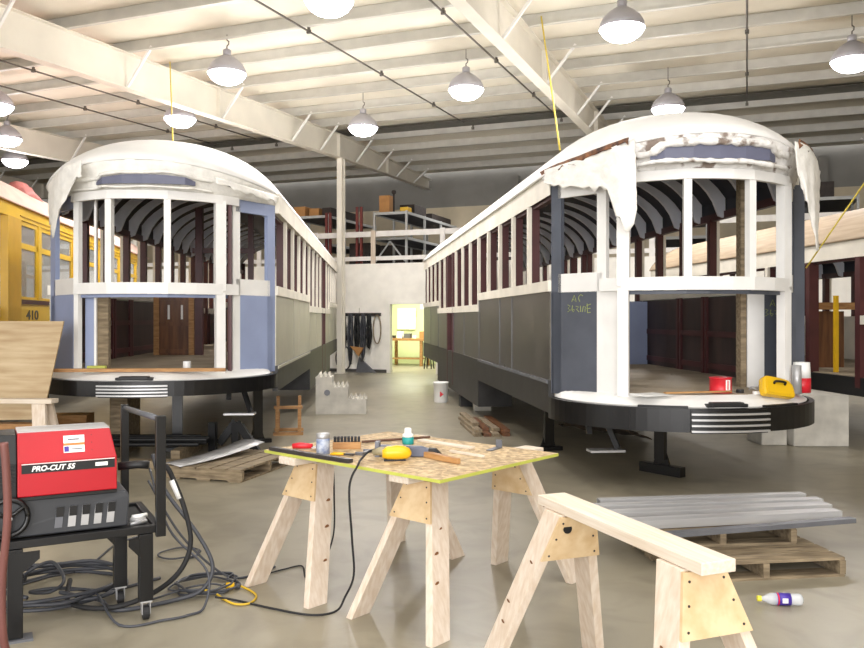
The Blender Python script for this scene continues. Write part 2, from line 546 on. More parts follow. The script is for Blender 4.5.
# pale green workshop behind the doorway
hall(MB().bb(-12.5, -5.5, 26.6, 26.7, 0, 3.05), 'wall_workshop_back', M_GREEN, 'pale green back wall of the workshop')
hall(MB().bb(-12.6, -12.5, AW+0.16, 26.6, 0, 3.05), 'wall_workshop_left', M_GREEN)
hall(MB().bb(-5.5, -5.4, AW+0.16, 26.6, 0, 3.05), 'wall_workshop_right', M_GREEN)

# guard rail along the mezzanine edge
def rail():
    t = thing('guard_rail', 'white timber guard rail along the mezzanine edge', 'railing', ab(AW+0.1, -10, 3.2), -ANG)
    MB().bb(-22, 21, -0.03, 0.03, 0.80, 0.96).build('top_board', M_WHITELUM, t)
    MB().bb(-22, 21, -0.03, 0.03, 0.10, 0.22).build('toe_board', M_WHITELUM, t)
    for b in (-9.0, -6.6, -4.2, -2.2, -0.28, 1.9, 5.3, 7.7, 10.1, 12.5, 15):
        MB().bb(b-0.07, b+0.07, -0.075, -0.032, -0.12 if b != -0.28 else -0.46, 0.98).build('post', M_WHITELUM if b != -0.28 else M_LUMBERV, t)
    return t
rail()

# ceiling conduits
def conduit(b, label, a0=-6, a1=20.6, drops=()):
    t = thing('conduit', label, 'conduit', (0, 0, 0), -ANG, 'conduits under the roof')
    pts = [(b, a, roof_z(a)-0.34) for a in (a0, a1)]
    MB().tube(pts, 0.018, 8).build('pipe', M_CONDUIT, t, smooth=True)
    for i in range(0, 30, 2):
        a = RIDGE - 0.35 - i*1.5
        if a < a0: break
        MB().bb(b-0.02, b+0.02, a-0.02, a+0.02, roof_z(a)-0.36, roof_z(a)-0.255).bb(b-0.035, b+0.035, a-0.025, a+0.025, roof_z(a)-0.375, roof_z(a)-0.31).build('hanger', M_CONDUIT, t)
    return t
def conduit_b(px, py):
    """b of a conduit seen through a pixel"""
    k = (px-432)/F; q = (HORIZON-py)/F
    best = None
    y = 8.0
    while y < 26:
        a = AX[0]*k*y + AX[1]*y
        if EYE + q*y > roof_z(a)-0.34:
            return BX[0]*k*y + BX[1]*y
        y += 0.02
for px, py, lb in ((315, 35, 'dark conduit under the roof crossing above the left streetcar roof'),
                   (475, 41, 'dark conduit under the roof running past the middle lamp to the cream rafter'),
                   (747, 60, 'dark conduit under the roof above the torn white roof'),
                   (100, 91, 'dark conduit under the roof left of the left rafter')):
    conduit(conduit_b(px, py), lb)
conduit(conduit_b(100, 113), 'lower dark conduit left of the left rafter, second from the rafter')

# pendant lamps
def make_lamp():
    t = thing('pendant_lamp', 'x', 'lamp', (0, 0, 0), 0, 'high bay lamps')
    R = 0.345
    prof = [(0.05, 0.20), (0.07, 0.33), (0.11, 0.31), (0.20, 0.25), (0.28, 0.17), (0.33, 0.08), (R, 0.0), (R-0.008, 0.0), (0.32, 0.08), (0.27, 0.16), (0.19, 0.235), (0.10, 0.29)]
    MB().lathe(prof[1:], n=28).build('reflector', M_HOOD, t, smooth=True)
    MB().lathe([(0.0, -0.19), (0.10, -0.182), (0.19, -0.155), (0.27, -0.10), (0.32, -0.03), (0.338, 0.004), (0.0, 0.01)], n=28).build('lens', M_LENS, t, smooth=True)
    MB().lathe([(0.07, 0.31), (0.075, 0.42), (0.05, 0.44)], n=14).build('ballast_cap', M_HOOD, t, smooth=True)
    MB().tube([(0, 0, 0.44), (0, 0, 0.50), (0.03, 0, 0.53), (0.035, 0, 0.58), (0, 0, 0.60)], 0.012, 6).build('hook', M_CONDUIT, t, smooth=True)
    return t
lamp0 = make_lamp()
ZL = 5.95
LAMPS = [(622, 29, 'pendant lamp with a grey shell, high above the right streetcar roof'),
         (227, 74, 'pendant lamp in front of the left rafter, above the left streetcar'),
         (466, 90, 'pendant lamp hanging over the aisle between the two streetcars'),
         (668, 109, 'pendant lamp right behind the torn white roof top'),
         (363, 128, 'small pendant lamp beside the cream column top'),
         (329, 2, 'pendant lamp cut off by the top of the picture'),
         (180, 119, 'far pendant lamp beyond the left rafter, above the left streetcar roof'),
         (852, 61, 'pendant lamp at the right edge, upper right corner'),
         (15, 161, 'lowest of the three lamps at the left edge'),
         (7, 139, 'middle one of the three lamps at the left edge'),
         (-4, 106, 'topmost of the three lamps at the left edge')]
first = True
for px, py, lb in LAMPS:
    y = F*(ZL-EYE)/(HORIZON-py)
    p = W(px, py, y)
    a = AX[0]*p.x + AX[1]*p.y
    if first:
        o = lamp0; o.location = p; o['label'] = lb; first = False
    else:
        o = dup(lamp0, p, None, lb)
    hz = roof_z(a) - 0.2 - p.z
    for typ, w in (('SPOT', LAMP_W), ('POINT', LAMP_UP)):
        d = bpy.data.lights.new('lamp_light', typ)
        d.energy = w; d.color = LAMP_COL; d.shadow_soft_size = 0.2
        if typ == 'SPOT':
            d.spot_size = math.radians(165); d.spot_blend = 0.6
        l = bpy.data.objects.new('lamp_light', d); COL.objects.link(l)
        l.location = (p.x, p.y, p.z-0.45)
    MB().tube([(0, 0, 0.59), (0, 0, max(0.62, hz))], 0.008, 6).build('chain', M_CONDUIT, o)

# yellow ropes from the roof
def rope(name, pts, r, label):
    return tag(MB().tube(catmull(pts, 6), r, 6).build(name, M_YROPE, smooth=True), label, 'rope')
def hang(px, py, px1, py1, y1, r=0.012, label='', steps=0.02):
    """a rope from the roof steel seen at (px, py) down to (px1, py1) at depth y1"""
    y = 6.0
    while True:
        p = W(px, py, y)
        a = AX[0]*p.x + AX[1]*p.y
        if p.z > roof_z(a)-0.06*abs(math.sin((a-RIDGE)/1.5*PI))-0.035 or y > 30:
            break
        y += steps
    q = W(px1, py1, y1)
    return rope('yellow_rope', [p, (p+q)/2, q], r, label)

# ================================================================== STREETCARS (local x across, y back from the front corners, z up)
HW = 1.30
FP = [(-1.30, 0.0), (-0.93, -0.50), (-0.79, -0.70), (-0.30, -1.0), (0.30, -1.0), (0.79, -0.70), (0.93, -0.50), (1.30, 0.0)]
def lerp2(p, q, t):
    return (p[0]+(q[0]-p[0])*t, p[1]+(q[1]-p[1])*t)
FRONT_SMOOTH = [(-0.93, -0.50), (-0.79, -0.70), (-0.56, -0.865), (-0.30, -1.0), (-0.1, -1.03), (0.1, -1.03), (0.30, -1.0), (0.56, -0.865), (0.79, -0.70), (0.93, -0.50)]
def ell(phi, a=1.28, b=1.18, e=0.0):
    return ((a+e)*math.cos(phi), -(b+e)*math.sin(phi))
def roof_section(t, ze, zc):
    return ze + (zc-ze)*max(0.0, 1-abs(t)**2.5)**0.78

def roof_mesh(L, ze, zc, hw=1.345, dome=True, off=0.0, v0=0.3, fl=0.2):
    mb = MB(); rows = []
    N = 28
    T = [math.sin((i/N-0.5)*PI) for i in range(N+1)]
    for v in [L - (L-v0)*i/16 for i in range(17)]:
        rows.append([(t*hw, v, roof_section(t, ze, zc)+off) for t in T])
    mb.grid(rows)
    if dome:
        rows = []
        M = 14
        for i in range(M+1):
            # sweep the section plane round: each row goes from the left edge to the right edge
            r = []
            for t in T:
                # point on the dome above plan (t, s) inside the unit half disc
                s = math.sqrt(max(0, 1-t*t))*(i/M)
                u = t*hw; v = v0 - (1.42 if off == 0 else 1.36)*s
                rr = math.sqrt(t*t+s*s)
                sn = s/max(rr, 1e-6)
                z_e = ze + fl*sn*sn
                r.append((u, v, roof_section(rr, z_e, zc)+off))
            rows.append(r)
        mb.grid(rows)
    return mb

def streetcar(name, label, C, ang, P):
    """P: dictionary of measures and paints"""
    t = thing(name, label, 'streetcar', (C[0], C[1], 0), ang)
    pa_, pb_ = P.get('pa', (-0.93, -0.50)), P.get('pb', (-0.79, -0.70))
    fp = [FP[0], pa_, pb_] + FP[3:]
    fs = [pa_, pb_, lerp2(pb_, (-0.30, -1.02), 0.5)] + FRONT_SMOOTH[3:]
    L = P['L']; fz = P['floor']; bt, bb_ = P['bump']
    ze, zc = P.get('ze', 3.06), P.get('zc', 3.66)
    # --- roof
    o = roof_mesh(L, ze, zc).build('roof', P['roofm'], t, smooth=True, solid=0.02)
    roof_mesh(L, ze-0.06, zc-0.07, hw=1.285, dome=True, off=-0.001).build('headlining', P['liningm'], t, smooth=True)
    # ribs
    first = None
    nr = int((L-0.5)/0.66)
    for i in range(nr):
        v = 0.10 + 0.66*i
        for sd in (-1, 1):
            if first is None:
                mb = MB()
                zr = P.get('lb0', 2.845) - 0.03
                RB = lambda tt: Vector((tt*1.27, 0, roof_section(tt, ze-0.08, zc-0.09)))
                ring = [Vector((1.232, 0, zr))] + [RB(0.968 - 0.75*k/10) for k in range(11)]
                inner = [Vector((1.15, 0, zr+0.03))]
                for k in range(11):
                    tt = 0.968 - 0.75*k/10
                    th = 0.15*(1-k/10.0)**0.8+0.015
                    inner.append(RB(tt) - Vector((th*(0.9-0.6*k/10), 0, th*(0.25+0.75*k/10))))
                mb.prism(ring+inner[::-1], (0, 0.05, 0))
                first = mb.build('roof_rib', P['ribm'], t)
                first.location = (0, v, 0)
            else:
                c = first.copy(); COL.objects.link(c); c.parent = t
                c.location = (0, v, 0); c.scale = (sd, 1, 1)
            if first is not None and i == 0 and sd == -1:
                first.scale = (-1, 1, 1)
    # --- sides
    zs = P.get('sill', 1.87)      # underside of the sill rail
    drop = 0.17
    segs = P.get('segs') or [(0.0, 4.4, zs), (4.4, 9.9, zs-drop), (9.9, L, zs)]
    d0, d1 = P.get('door', (7.35, 8.25))
    zone = lambda v: [k for k in segs if k[0] <= v + 1e-6][-1]
    lb0 = P.get('lb0', 2.845)
    for sd in (-1, 1):
        x = sd*HW
        MB().bb(x-0.02, x+0.03*sd+0.02, 0.0, L, lb0, ze+0.02).build('letterboard', P['bandm'], t)
        MB().bb(x-sd*0.055, x-sd*0.022, 0.0, L, lb0+0.06, ze-0.02).build('wall_plate', P['liningm'], t)
        MB().bb(x-sd*0.09, x-sd*0.022, 0.0, L, lb0-0.03, lb0+0.058).build('header_strip', P['postm'], t)
        for a, b, z in segs:
            MB().bb(x-sd*0.05, x+sd*0.035, a, b, z, z+0.11).build('window_sill', P['bandm'], t)
            if a in P['skirt']:
                s0, s1 = P['skirt'][a]
                MB().bb(x-sd*0.03, x+sd*0.03, a, b, s0, s1).build('skirt', P['skirtm'], t)
                if a == 0.0:
                    MB().bb(x+sd*0.031, x+sd*0.042, a+0.02, b-0.02, s1-0.035, s1).build('skirt_trim', P['trimm'], t)
        # end plate where the side drops at the step well
        if 4.4 in P['skirt']:
            MB().bb(x-sd*0.5, x+sd*0.028, 4.38, 4.42, P['skirt'][4.4][0], P['skirt'][0.0][1]).build('step_well_plate', P['skirtm'], t)
        # panels
        for a, b in P.get('panels') or ((0.0, 1.9), (1.9, 2.7), (2.7, 4.4), (4.4, 6.0), (6.0, 7.35), (8.25, 9.9), (9.9, 11.5), (11.5, L)):
            sg_ = zone(a)
            z1 = sg_[2]; z0 = P['skirt'][sg_[0]][1]
            mb = MB().bb(x-sd*0.0, x+sd*0.012, a+0.006, b-0.006, z0, z1)
            q = mb.build('side_panel', P['sidem'], t)
            MB().bb(x+sd*0.012, x+sd*0.018, b-0.016, b+0.004, z0, z1-0.01).build('joint_strip', P['trimm'], q)
            if P['inner'] :
                MB().bb(x-sd*0.10, x-sd*0.012, a+0.004, b-0.004, fz, z1-0.02).build('inner_lining', P['innerm'], t)
                for k in range(2):
                    yy = a+0.05+(b-a-0.1)*k
                    MB().bb(x-sd*0.13, x-sd*0.101, yy-0.03, yy+0.03, fz, z1).build('lining_batten', P['postm'], t)
                for zz in (fz+0.10, fz+0.5):
                    MB().bb(x-sd*0.122, x-sd*0.101, a+0.09, b-0.09, zz-0.035, zz+0.035).build('lining_rail', P['postm'], t)
        # window posts
        proto = None
        for kx in range(int((L-0.6)/0.87)):
            v = 0.95 + 0.87*kx
            if d0 < v < d1:
                continue
            zb = zone(v)[2]+0.11
            h = lb0 - zb
            o = MB().bb(x-sd*0.10, x-sd*0.012, v-0.045, v+0.045, zb, lb0).build('window_post', P['postm'], t)
            MB().bb(x-sd*0.0115, x+sd*0.03, v-0.038, v+0.038, zb, lb0).build('post_facing', P['capm'], o)
        for v in (d0+0.05, d1-0.05):
            MB().bb(x-sd*0.10, x+sd*0.035, v-0.05, v+0.05, P['skirt'][zone(v)[0]][0]+0.1, lb0).build('door_post', P['postm'], t)
    # --- floor and underframe
    out = [p for p in FP]
    fl = [(-1.285, 0.02), (pa_[0]+0.01, -0.47), (pb_[0]+0.01, pb_[1]+0.04), (-0.29, -0.955), (0.29, -0.955), (0.78, -0.66), (0.92, -0.47), (1.285, 0.02), (1.285, L-0.02), (-1.285, L-0.02)]
    MB().poly(fl if P['front'] else fl[:1]+fl[7:], fz-0.08, fz).build('floor_boards', P['floorm'], t)
    for x in (-0.85, 0.85):
        MB().bb(x-0.06, x+0.06, 0.1, L-0.1, bb_+0.02, fz-0.081).build('underframe_beam', M_SATIN, t)
    for v in [0.4+1.6*i for i in range(int((L-0.6)/1.6)+1)]:
        MB().bb(-1.2, 1.2, v-0.05, v+0.05, fz-0.20, fz-0.085).build('cross_beam', M_SATIN, t)
    # --- rear bulkhead
    MB().bb(-1.27, 1.27, L-0.04, L, fz, zs).build('rear_panel', P['innerm'], t)
    for x in (-1.22, -0.45, 0.45, 1.22):
        MB().bb(x-0.05, x+0.05, L-0.05, L+0.01, zs, lb0+0.25).build('rear_post', P['postm'], t)
    if not P['front']:
        return t
    # --- bumper, apron
    n = 40
    arc = [ell(PI - PI*i/n) for i in range(n+1)]
    if P.get('bump_side'):
        pass
    MB().strip(arc, bb_, bt, -0.05).build('bumper', M_BLACK, t)
    # bright wear strips on the bumper
    a0, a1 = PI/2+0.265, PI/2-0.265
    for k in range(4):
        zz = bt - 0.045 - (bt-bb_-0.06)*k/3
        pa = [ell(a0+(a1-a0)*i/10, e=0.075) for i in range(11)]
        MB().strip(pa, zz-0.008, zz+0.008, -0.03).build('bumper_strip', M_CHROME, t)
    pa = [ell(a0+(a1-a0)*i/10, e=0.055) for i in range(11)]
    MB().strip(pa, bb_-0.006, bt-0.01, -0.02).build('bumper_plate', M_BLACK, t)
    MB().strip([ell(PI-0.9 + 0.3*i/8, e=0.052) for i in range(9)], bb_+0.005, bt-0.005, -0.02).build('bumper_lap', M_BLACK, t)
    inner = []
    # resample the plan line at the same angles
    fine = []
    for i in range(len(fp)-1):
        for k in range(20):
            fine.append(lerp2(fp[i], fp[i+1], k/20))
    fine.append(fp[-1])
    for q in arc:
        an = math.atan2(-q[1], q[0])
        inner.append(min(fine, key=lambda p: abs(math.atan2(-p[1], p[0])-an)))
    e = 0.985
    rows = [[(p[0]*0.97, p[1]*0.97+0.01, fz-0.008) for p in inner], [(q[0]*e, q[1]*e, bt+0.003) for q in arc]]
    mid = [tuple((Vector(rows[0][i])*0.5+Vector(rows[1][i])*0.5)+Vector((0, 0, 0.01))) for i in range(len(arc))]
    MB().grid([rows[0], mid, rows[1]]).build('apron', M_WHITE, t, solid=0.012)
    # coupler cover and slots in the apron edge
    q = ell(PI/2)
    MB().bb(-0.15, 0.15, -1.185, -1.10, bt+0.008, bt+0.05).bb(-0.19, -0.12, -1.18, -1.09, bt+0.006, bt+0.036).bb(0.12, 0.19, -1.18, -1.09, bt+0.006, bt+0.036).build('coupler_cover', M_SATIN, t, bevel=0.008)
    for s0, s1 in ((PI/2+0.28, PI/2+0.62), (PI/2-0.28, PI/2-0.62)):
        if P['slots']:
            pa = [ell(s0+(s1-s0)*i/8, e=-0.015) for i in range(9)]
            pa = pa if s0 > s1 else pa
            MB().strip(pa, bt-0.02, bt+0.019, -0.05 if s0 > s1 else 0.05).build('apron_slot', M_SATIN, t)
    # step hanger under the bumper
    hx = P['hanger']
    MB().beam((hx, -0.35, bb_+0.02), (hx+0.10, -0.42, bb_-0.25), 0.04, 0.05).beam((hx-0.16, -0.30, bb_+0.02), (hx-0.16, -0.34, bb_-0.12), 0.05, 0.05).build('step_hanger', M_SATIN, t)
    MB().box((hx-0.02, -0.42, bb_-0.27), (0.34, 0.16, 0.02)).build('step_tread', M_STEEL, t)
    # --- corner panels with a window each
    wz0, wz1 = zs+0.17, 2.80
    ht = 2.865
    for sd in (-1, 1):
        A_, B_ = (pa_, pb_) if sd < 0 else ((0.93, -0.50), (0.79, -0.70))
        a, b = (HW*sd, 0.0), A_
        def sub(t0, t1):
            p, q = lerp2(a, b, t0), lerp2(a, b, t1)
            return [p, q]
        th = 0.03*sd
        pn = MB().strip(sub(0.02, 0.9), fz-0.06, zs-0.01, -th).build('corner_panel', P['panelm'], t)
        MB().strip(sub(0.0, 0.20), fz-0.06, 2.98, 0.05*-sd).build('corner_post', P['cornerm'], t)
        MB().strip(sub(0.14, 1.0), zs-0.015, wz0, -0.045*sd).build('corner_sill_rail', M_WHITE, t)
        MB().strip(sub(0.14, 1.0), wz1, ht+0.14, -0.04*sd).build('corner_header', P['headm'], t)
        if sd > 0 or 'cwp' not in P:
            MB().strip(sub(0.90, 1.07), fz-0.06, ht, -0.05*sd).build('corner_window_post', M_WHITE, t)
        # narrow bay between the corner panel and the front window
        a2, b2 = A_, B_
        MB().strip([lerp2(a2, b2, 0.05), lerp2(a2, b2, 0.95)], fz-0.05 if P['baypanel'] else zs-0.01, zs+0.10, -0.02*sd).build('bay_panel', M_WHITE, t)
        # front corner posts
        p = B_
        lw = P.get('lw', 1.0) if sd < 0 else 1.0
        MB().beam((p[0], p[1], fz-0.03), (p[0], p[1], zs), 0.10*lw, 0.09*lw, up=(0.5*sd, -1, 0)).build('lower_front_post', M_WHITE, t)
        MB().beam((p[0], p[1], zs+0.03), (p[0], p[1], ht+0.02), 0.115*lw, 0.09*lw, up=(0.5*sd, -1, 0)).build('front_corner_post', M_WHITE, t)
        MB().beam((0.30*sd, -1.0, zs+0.03), (0.30*sd, -1.0, ht+0.02), 0.07, 0.07, up=(0.2*sd, -1, 0)).build('front_window_post', M_WHITE, t)
    MB().strip(fs, zs-0.015, zs+0.105, -0.05).build('front_sill_rail', M_WHITE, t)
    MB().strip([(p[0]*0.995, p[1]*0.995+0.012) for p in fs], zs-0.05, zs-0.016, 0.05).build('sill_underside_strip', P['cornerm'], t)
    MB().strip(fs, ht-0.01, ht+0.08, -0.05).build('front_header_rail', M_WHITE, t)
    # --- fascia between header and dome, with the sign board
    nf = 44
    top = []; bot = []
    for i in range(nf+1):
        ph = PI - PI*i/nf
        top.append((1.335*math.cos(ph), 0.3-1.412*math.sin(ph), ze + 0.2*math.sin(ph)**2 + 0.012))
    hp = [(-1.31, 0.02), (-0.97, -0.50)] + [(p[0]*1.015, p[1]*1.015-0.005) for p in fs[1:-1]] + [(0.97, -0.50), (1.31, 0.02)]
    hf = []
    for i in range(len(hp)-1):
        for k in range(12):
            hf.append(lerp2(hp[i], hp[i+1], k/12))
    hf.append(hp[-1])
    for q in top:
        an = math.atan2(0.3-q[1], q[0])
        bot.append(min(hf, key=lambda p: abs(math.atan2(0.3-p[1], p[0])-an)))
    rnd = random.Random(P['seed'])
    rows = []
    for j in range(6):
        s_ = j/5
        rows.append([(b_[0]+(t_[0]-b_[0])*s_, b_[1]+(t_[1]-b_[1])*s_ + (rnd.uniform(-1, 1)*P.get('crumple', 0.02) if 0 < j < 5 else 0), ht+0.07 + (t_[2]-ht-0.07)*s_) for b_, t_ in zip(bot, top)])
    MB().grid(rows).build('front_fascia', P['fasciam'], t, smooth=True, solid=0.012)
    sg = [(-0.60, -1.00), (-0.5, -1.085), (-0.25, -1.13), (0, -1.14), (0.25, -1.13), (0.5, -1.085), (0.60, -1.00)]
    sg = [(x*P['signw']+P['signdx'], y) for x, y in sg]
    hgt = [0.04, 0.095, 0.125, 0.13, 0.125, 0.105, 0.06]
    s0 = P['sign0']
    MB().strip(sg, s0, lambda i: s0+hgt[i]*P['signh'], -0.015).build('sign_board', M_SIGN, t)
    # crumpled lips above and below the sign
    def lip(nm, pts, z, r, m, seed):
        rr = random.Random(seed)
        pp = catmull([(x, y, z(i) + rr.uniform(-0.012, 0.012)) for i, (x, y) in enumerate(pts)], 5)
        return MB().tube(pp, [r*(0.7+0.6*rr.random()) for _ in pp], 7).build(nm, m, t, smooth=True)
    sg2 = [(-0.74, -0.83)] + sg + [(0.74, -0.83)]
    h2 = [0.04]+hgt+[0.06]
    lip('canvas_lip', [(x, y-0.02) for x, y in sg2], lambda i: s0+h2[i]*P['signh']+0.03, P['lipr'], P['lipm'], P['seed']+1)
    lip('canvas_lip', [(x, y-0.02) for x, y in sg2], lambda i: s0-0.03, P['lipr']*0.6, P['lipm'], P['seed']+2)
    return t

def flap(parent, pts_top, drop, seed, m, name='canvas_flap', cols=10, rows=12, rag=0.10, thick=0.008, point=None):
    """a torn sheet hanging from a line; drop(i) is its length under each top point"""
    r = random.Random(seed)
    top = catmull(pts_top, max(1, cols//(len(pts_top)-1)))
    R = []
    for j in range(rows+1):
        s = j/rows; row = []
        for i, p in enumerate(top):
            u = i/(len(top)-1)
            d = drop(u)*(1+ (r.uniform(-rag, rag) if j == rows else 0))
            amp = 0.035*s
            w = math.sin(u*9+seed)*amp + math.sin(u*21+s*3+seed)*amp*0.4
            sx = (point - u)*s*0.0 if point is not None else 0
            bx, by = p.x, p.y
            if point is not None:
                tp = top[int(point*(len(top)-1))]
                k = 0.6*max(0, s-0.3)**1.3
                bx += (tp.x-bx)*k; by += (tp.y-by)*k
            row.append((bx + w*0.5 + r.uniform(-1, 1)*0.006, by - 0.02 - abs(w) + r.uniform(-1, 1)*0.006, p.z - d*s))
        R.append(row)
    return MB().grid(R).build(name, m, parent, smooth=True, solid=thick)

RIGHT = dict(L=13.2, floor=0.90, bump=(0.80, 0.59), front=True, skirt={0.0: (0.64, 0.97), 4.4: (0.23, 0.96), 9.9: (0.61, 0.97)},
             roofm=M_CANVAS, liningm=M_LINING, ribm=M_RIB, bandm=M_CREAM, postm=M_REDPOST, capm=M_CREAM, sidem=M_DKMETAL,
             skirtm=M_SKIRT, trimm=M_STEELD, inner=True, innerm=M_DKWOOD, floorm=M_PLY, panelm=M_DKPANEL, cornerm=M_DKPOST,
             headm=M_WHITE, fasciam=M_CRUST, sign0=3.02, signh=1.0, seed=3, lipr=0.036, lipm=M_CRUST, signw=0.97, signdx=-0.06, slots=True, hanger=-0.85, baypanel=True)
LEFT = dict(RIGHT, L=12.9, floor=1.03, bump=(0.945, 0.785), skirt={0.0: (0.73, 1.03), 4.4: (0.36, 1.03), 9.9: (0.70, 1.03)},
            liningm=M_LININGB, sidem=M_SILVER, trimm=M_SILVER, panelm=M_BLUE, cornerm=M_BLUE, headm=M_BLUE, fasciam=M_RAG,
            sign0=3.0, signh=0.75, seed=5, lipr=0.02, lipm=M_RAG, signw=0.84, signdx=0.08, lw=0.62, slots=False, hanger=0.98, baypanel=False, pa=(-0.76, -0.70), pb=(-0.715, -0.755), cwp=1)
CR, AR = (2.50, 8.44), 0.1066
CL, AL = (-3.164, 9.67), 0.061
car_r = streetcar('streetcar', 'streetcar body with dark grey sides and torn white roof canvas, right of the aisle', CR, AR, RIGHT)
car_l = streetcar('streetcar', 'streetcar body with pale blue end panels and silvery sides, left of the aisle', CL, AL, LEFT)

# hanging torn canvas
flap(car_r, [(-1.36, 0.05, 3.10), (-1.26, -0.30, 3.10), (-1.06, -0.62, 3.13), (-0.92, -0.86, 3.17), (-0.80, -1.00, 3.21)],
     lambda u: 0.14 + 0.36*u + 0.42*max(0, 1-abs(u-0.86)/0.22), 4, M_RAG, cols=20)
flap(car_r, [(0.70, -1.03, 3.21), (0.86, -0.95, 3.19), (1.06, -0.76, 3.13), (1.26, -0.50, 3.04)],
     lambda u: 0.45 + 0.48*max(0, 1-abs(u-0.62)/0.5), 9, M_RAG, cols=18, point=0.62, rag=0.04)
flap(car_r, [(-1.355, 0.25, 3.12), (-1.30, -0.10, 3.125), (-1.15, -0.48, 3.15), (-1.0, -0.74, 3.19), (-0.84, -0.95, 3.225)],
     lambda u: 0.06, 14, M_RUST, name='rusty_edge', cols=20, rows=2, rag=0.6)
flap(car_r, [(0.74, -1.02, 3.235), (1.0, -0.80, 3.19), (1.2, -0.46, 3.15), (1.34, 0.02, 3.10)],
     lambda u: 0.06, 15, M_RUST, name='rusty_edge', cols=18, rows=2, rag=0.6)
flap(car_l, [(-1.27, -0.08, 3.07), (-1.12, -0.48, 3.09), (-0.92, -0.80, 3.14), (-0.74, -1.0, 3.20), (-0.54, -1.12, 3.24)],
     lambda u: 0.16 + 0.02*u + 0.50*max(0, 1-abs(u-0.48)/0.42), 6, M_RAG, cols=20, rag=0.08)
flap(car_l, [(0.80, -0.98, 3.10), (1.04, -0.70, 3.06), (1.24, -0.32, 3.04), (1.345, -0.02, 3.04)],
     lambda u: 0.08, 8, M_RAG, cols=16, rows=4, rag=0.4)

MB().beam((-1.18, -0.42, 0.80), (-1.20, -0.40, 0.62), 0.05, 0.05).build('bumper_bracket', M_BLACK, car_l)
# right streetcar interior: stud beside the front, blue panel on the far side wall
MB().bb(0.60, 0.66, -0.22, -0.12, 0.90, 3.2).build('bulkhead_stud', M_OLDWOOD, car_r)
MB().bb(0.67, 0.85, -0.22, -0.18, 0.90, 1.86).build('bulkhead_panel', M_WHITE, car_r)
MB().bb(0.66, 0.70, -0.24, -0.14, 1.86, 3.1).build('bulkhead_upright', M_DKPOST, car_r)
MB().bb(0.84, 1.19, 3.9, 3.94, 0.90, 1.85).build('partition_panel', M_BLUE, car_r)
# chalk marks on the corner panels: hand drawn strokes in panel coordinates (across, up)
STROKES = [[(0.0, 0.10), (0.03, 0.165), (0.055, 0.10), (0.012, 0.125), (0.05, 0.125)], [(0.135, 0.155), (0.11, 0.17), (0.085, 0.15), (0.085, 0.125), (0.10, 0.10)],
           [(-0.05, 0.07), (-0.02, 0.06), (-0.045, 0.035), (-0.015, 0.02), (-0.05, 0.0)], [(0.01, 0.065), (0.0, 0.02), (0.02, 0.0), (0.035, 0.02), (0.0, 0.03)],
           [(0.05, 0.055), (0.085, 0.05), (0.06, 0.025), (0.09, 0.0)], [(0.105, 0.06), (0.11, 0.0)], [(0.13, 0.0), (0.14, 0.055), (0.165, 0.05), (0.16, 0.0)],
           [(0.185, 0.08), (0.19, -0.01)], [(0.18, 0.06), (0.23, 0.075)], [(0.18, 0.03), (0.225, 0.035)], [(0.19, -0.01), (0.225, -0.005)]]
def chalk(parent, a, b, c, z, off, flip=False):
    a, b = Vector(a), Vector(b); d = (b-a).normalized(); nrm = Vector((-d.y, d.x))
    mb = MB()
    for st in STROKES:
        pts = []
        for x, y in st:
            p = a + d*(c + (0.18-x if flip else x)) + nrm*off
            pts.append((p.x, p.y, z+y))
        mb.tube(pts, 0.0035, 5)
    mb.build('chalk_marks', M_CHALK, parent)
chalk(car_r, (-1.30, 0.0), (-0.93, -0.50), 0.26, 1.66, -0.002)
MB().bb(0.86, 1.20, -0.20, -0.17, 0.90, 1.86).build('bulkhead_panel', M_DKPANEL, car_r)
chalk(car_r, (0.86, -0.20), (1.20, -0.20), 0.06, 1.62, -0.002)
MB().bb(1.25, 1.37, -0.07, 0.05, 0.82, 2.98).build('corner_post', M_DKPOST, car_r)

# left streetcar: rough wooden stud, red-brown jambs, wooden bulkhead with doors
MB().bb(-0.55, -0.43, -0.64, -0.56, 1.03, 1.86).build('front_stud', M_OLDWOOD, car_l)
MB().bb(-0.67, -0.575, -0.66, -0.63, 1.03, 1.86).build('front_jamb', M_BLUE, car_l)
MB().bb(-0.57, -0.545, -0.68, -0.63, 1.03, 2.9).build('front_jamb', M_WHITE, car_l)
MB().bb(0.86, 0.90, -0.62, -0.56, 1.0, 2.9).build('front_jamb', M_REDPOST, car_l)
MB().bb(-0.47, -0.40, -0.62, -0.56, 1.9, 2.9).build('front_jamb', M_REDPOST, car_l)
MB().bb(-0.9, 0.9, -1.0, -0.93, 1.03, 1.065).build('wooden_sill_strip', M_TANWOOD, car_l)
bk = MB().bb(-0.93, -0.30, 3.0, 3.04, 1.03, 1.95).build('bulkhead_panel', M_OAK, car_l)
for x in (-0.93, -0.40):
    MB().bb(x, x+0.08, 2.975, 2.999, 1.03, 1.95).build('panel_stile', M_TANWOOD, bk)
for z in (1.06, 1.48, 1.87):
    MB().bb(-0.85, -0.40, 2.98, 2.999, z, z+0.06).build('panel_rail', M_OAK, bk)
for x in (-0.72, -0.52):
    MB().bb(x, x+0.03, 2.985, 2.999, 1.58, 1.80).build('pane_slit', M_LABELW, bk)
MB().bb(-0.30, -0.19, 2.97, 3.07, 1.03, 3.3).build('bulkhead_post', M_REDPOST, car_l)
MB().bb(-0.05, 0.35, 4.2, 4.24, 1.03, 1.75).build('bulkhead_panel', M_OAK, car_l)
MB().bb(-0.35, 0.6, 3.0, 3.08, 2.60, 2.68).build('bulkhead_header', M_REDPOST, car_l)
MB().bb(0.5, 0.58, 2.98, 3.06, 1.03, 3.2).build('bulkhead_post', M_REDPOST, car_l)

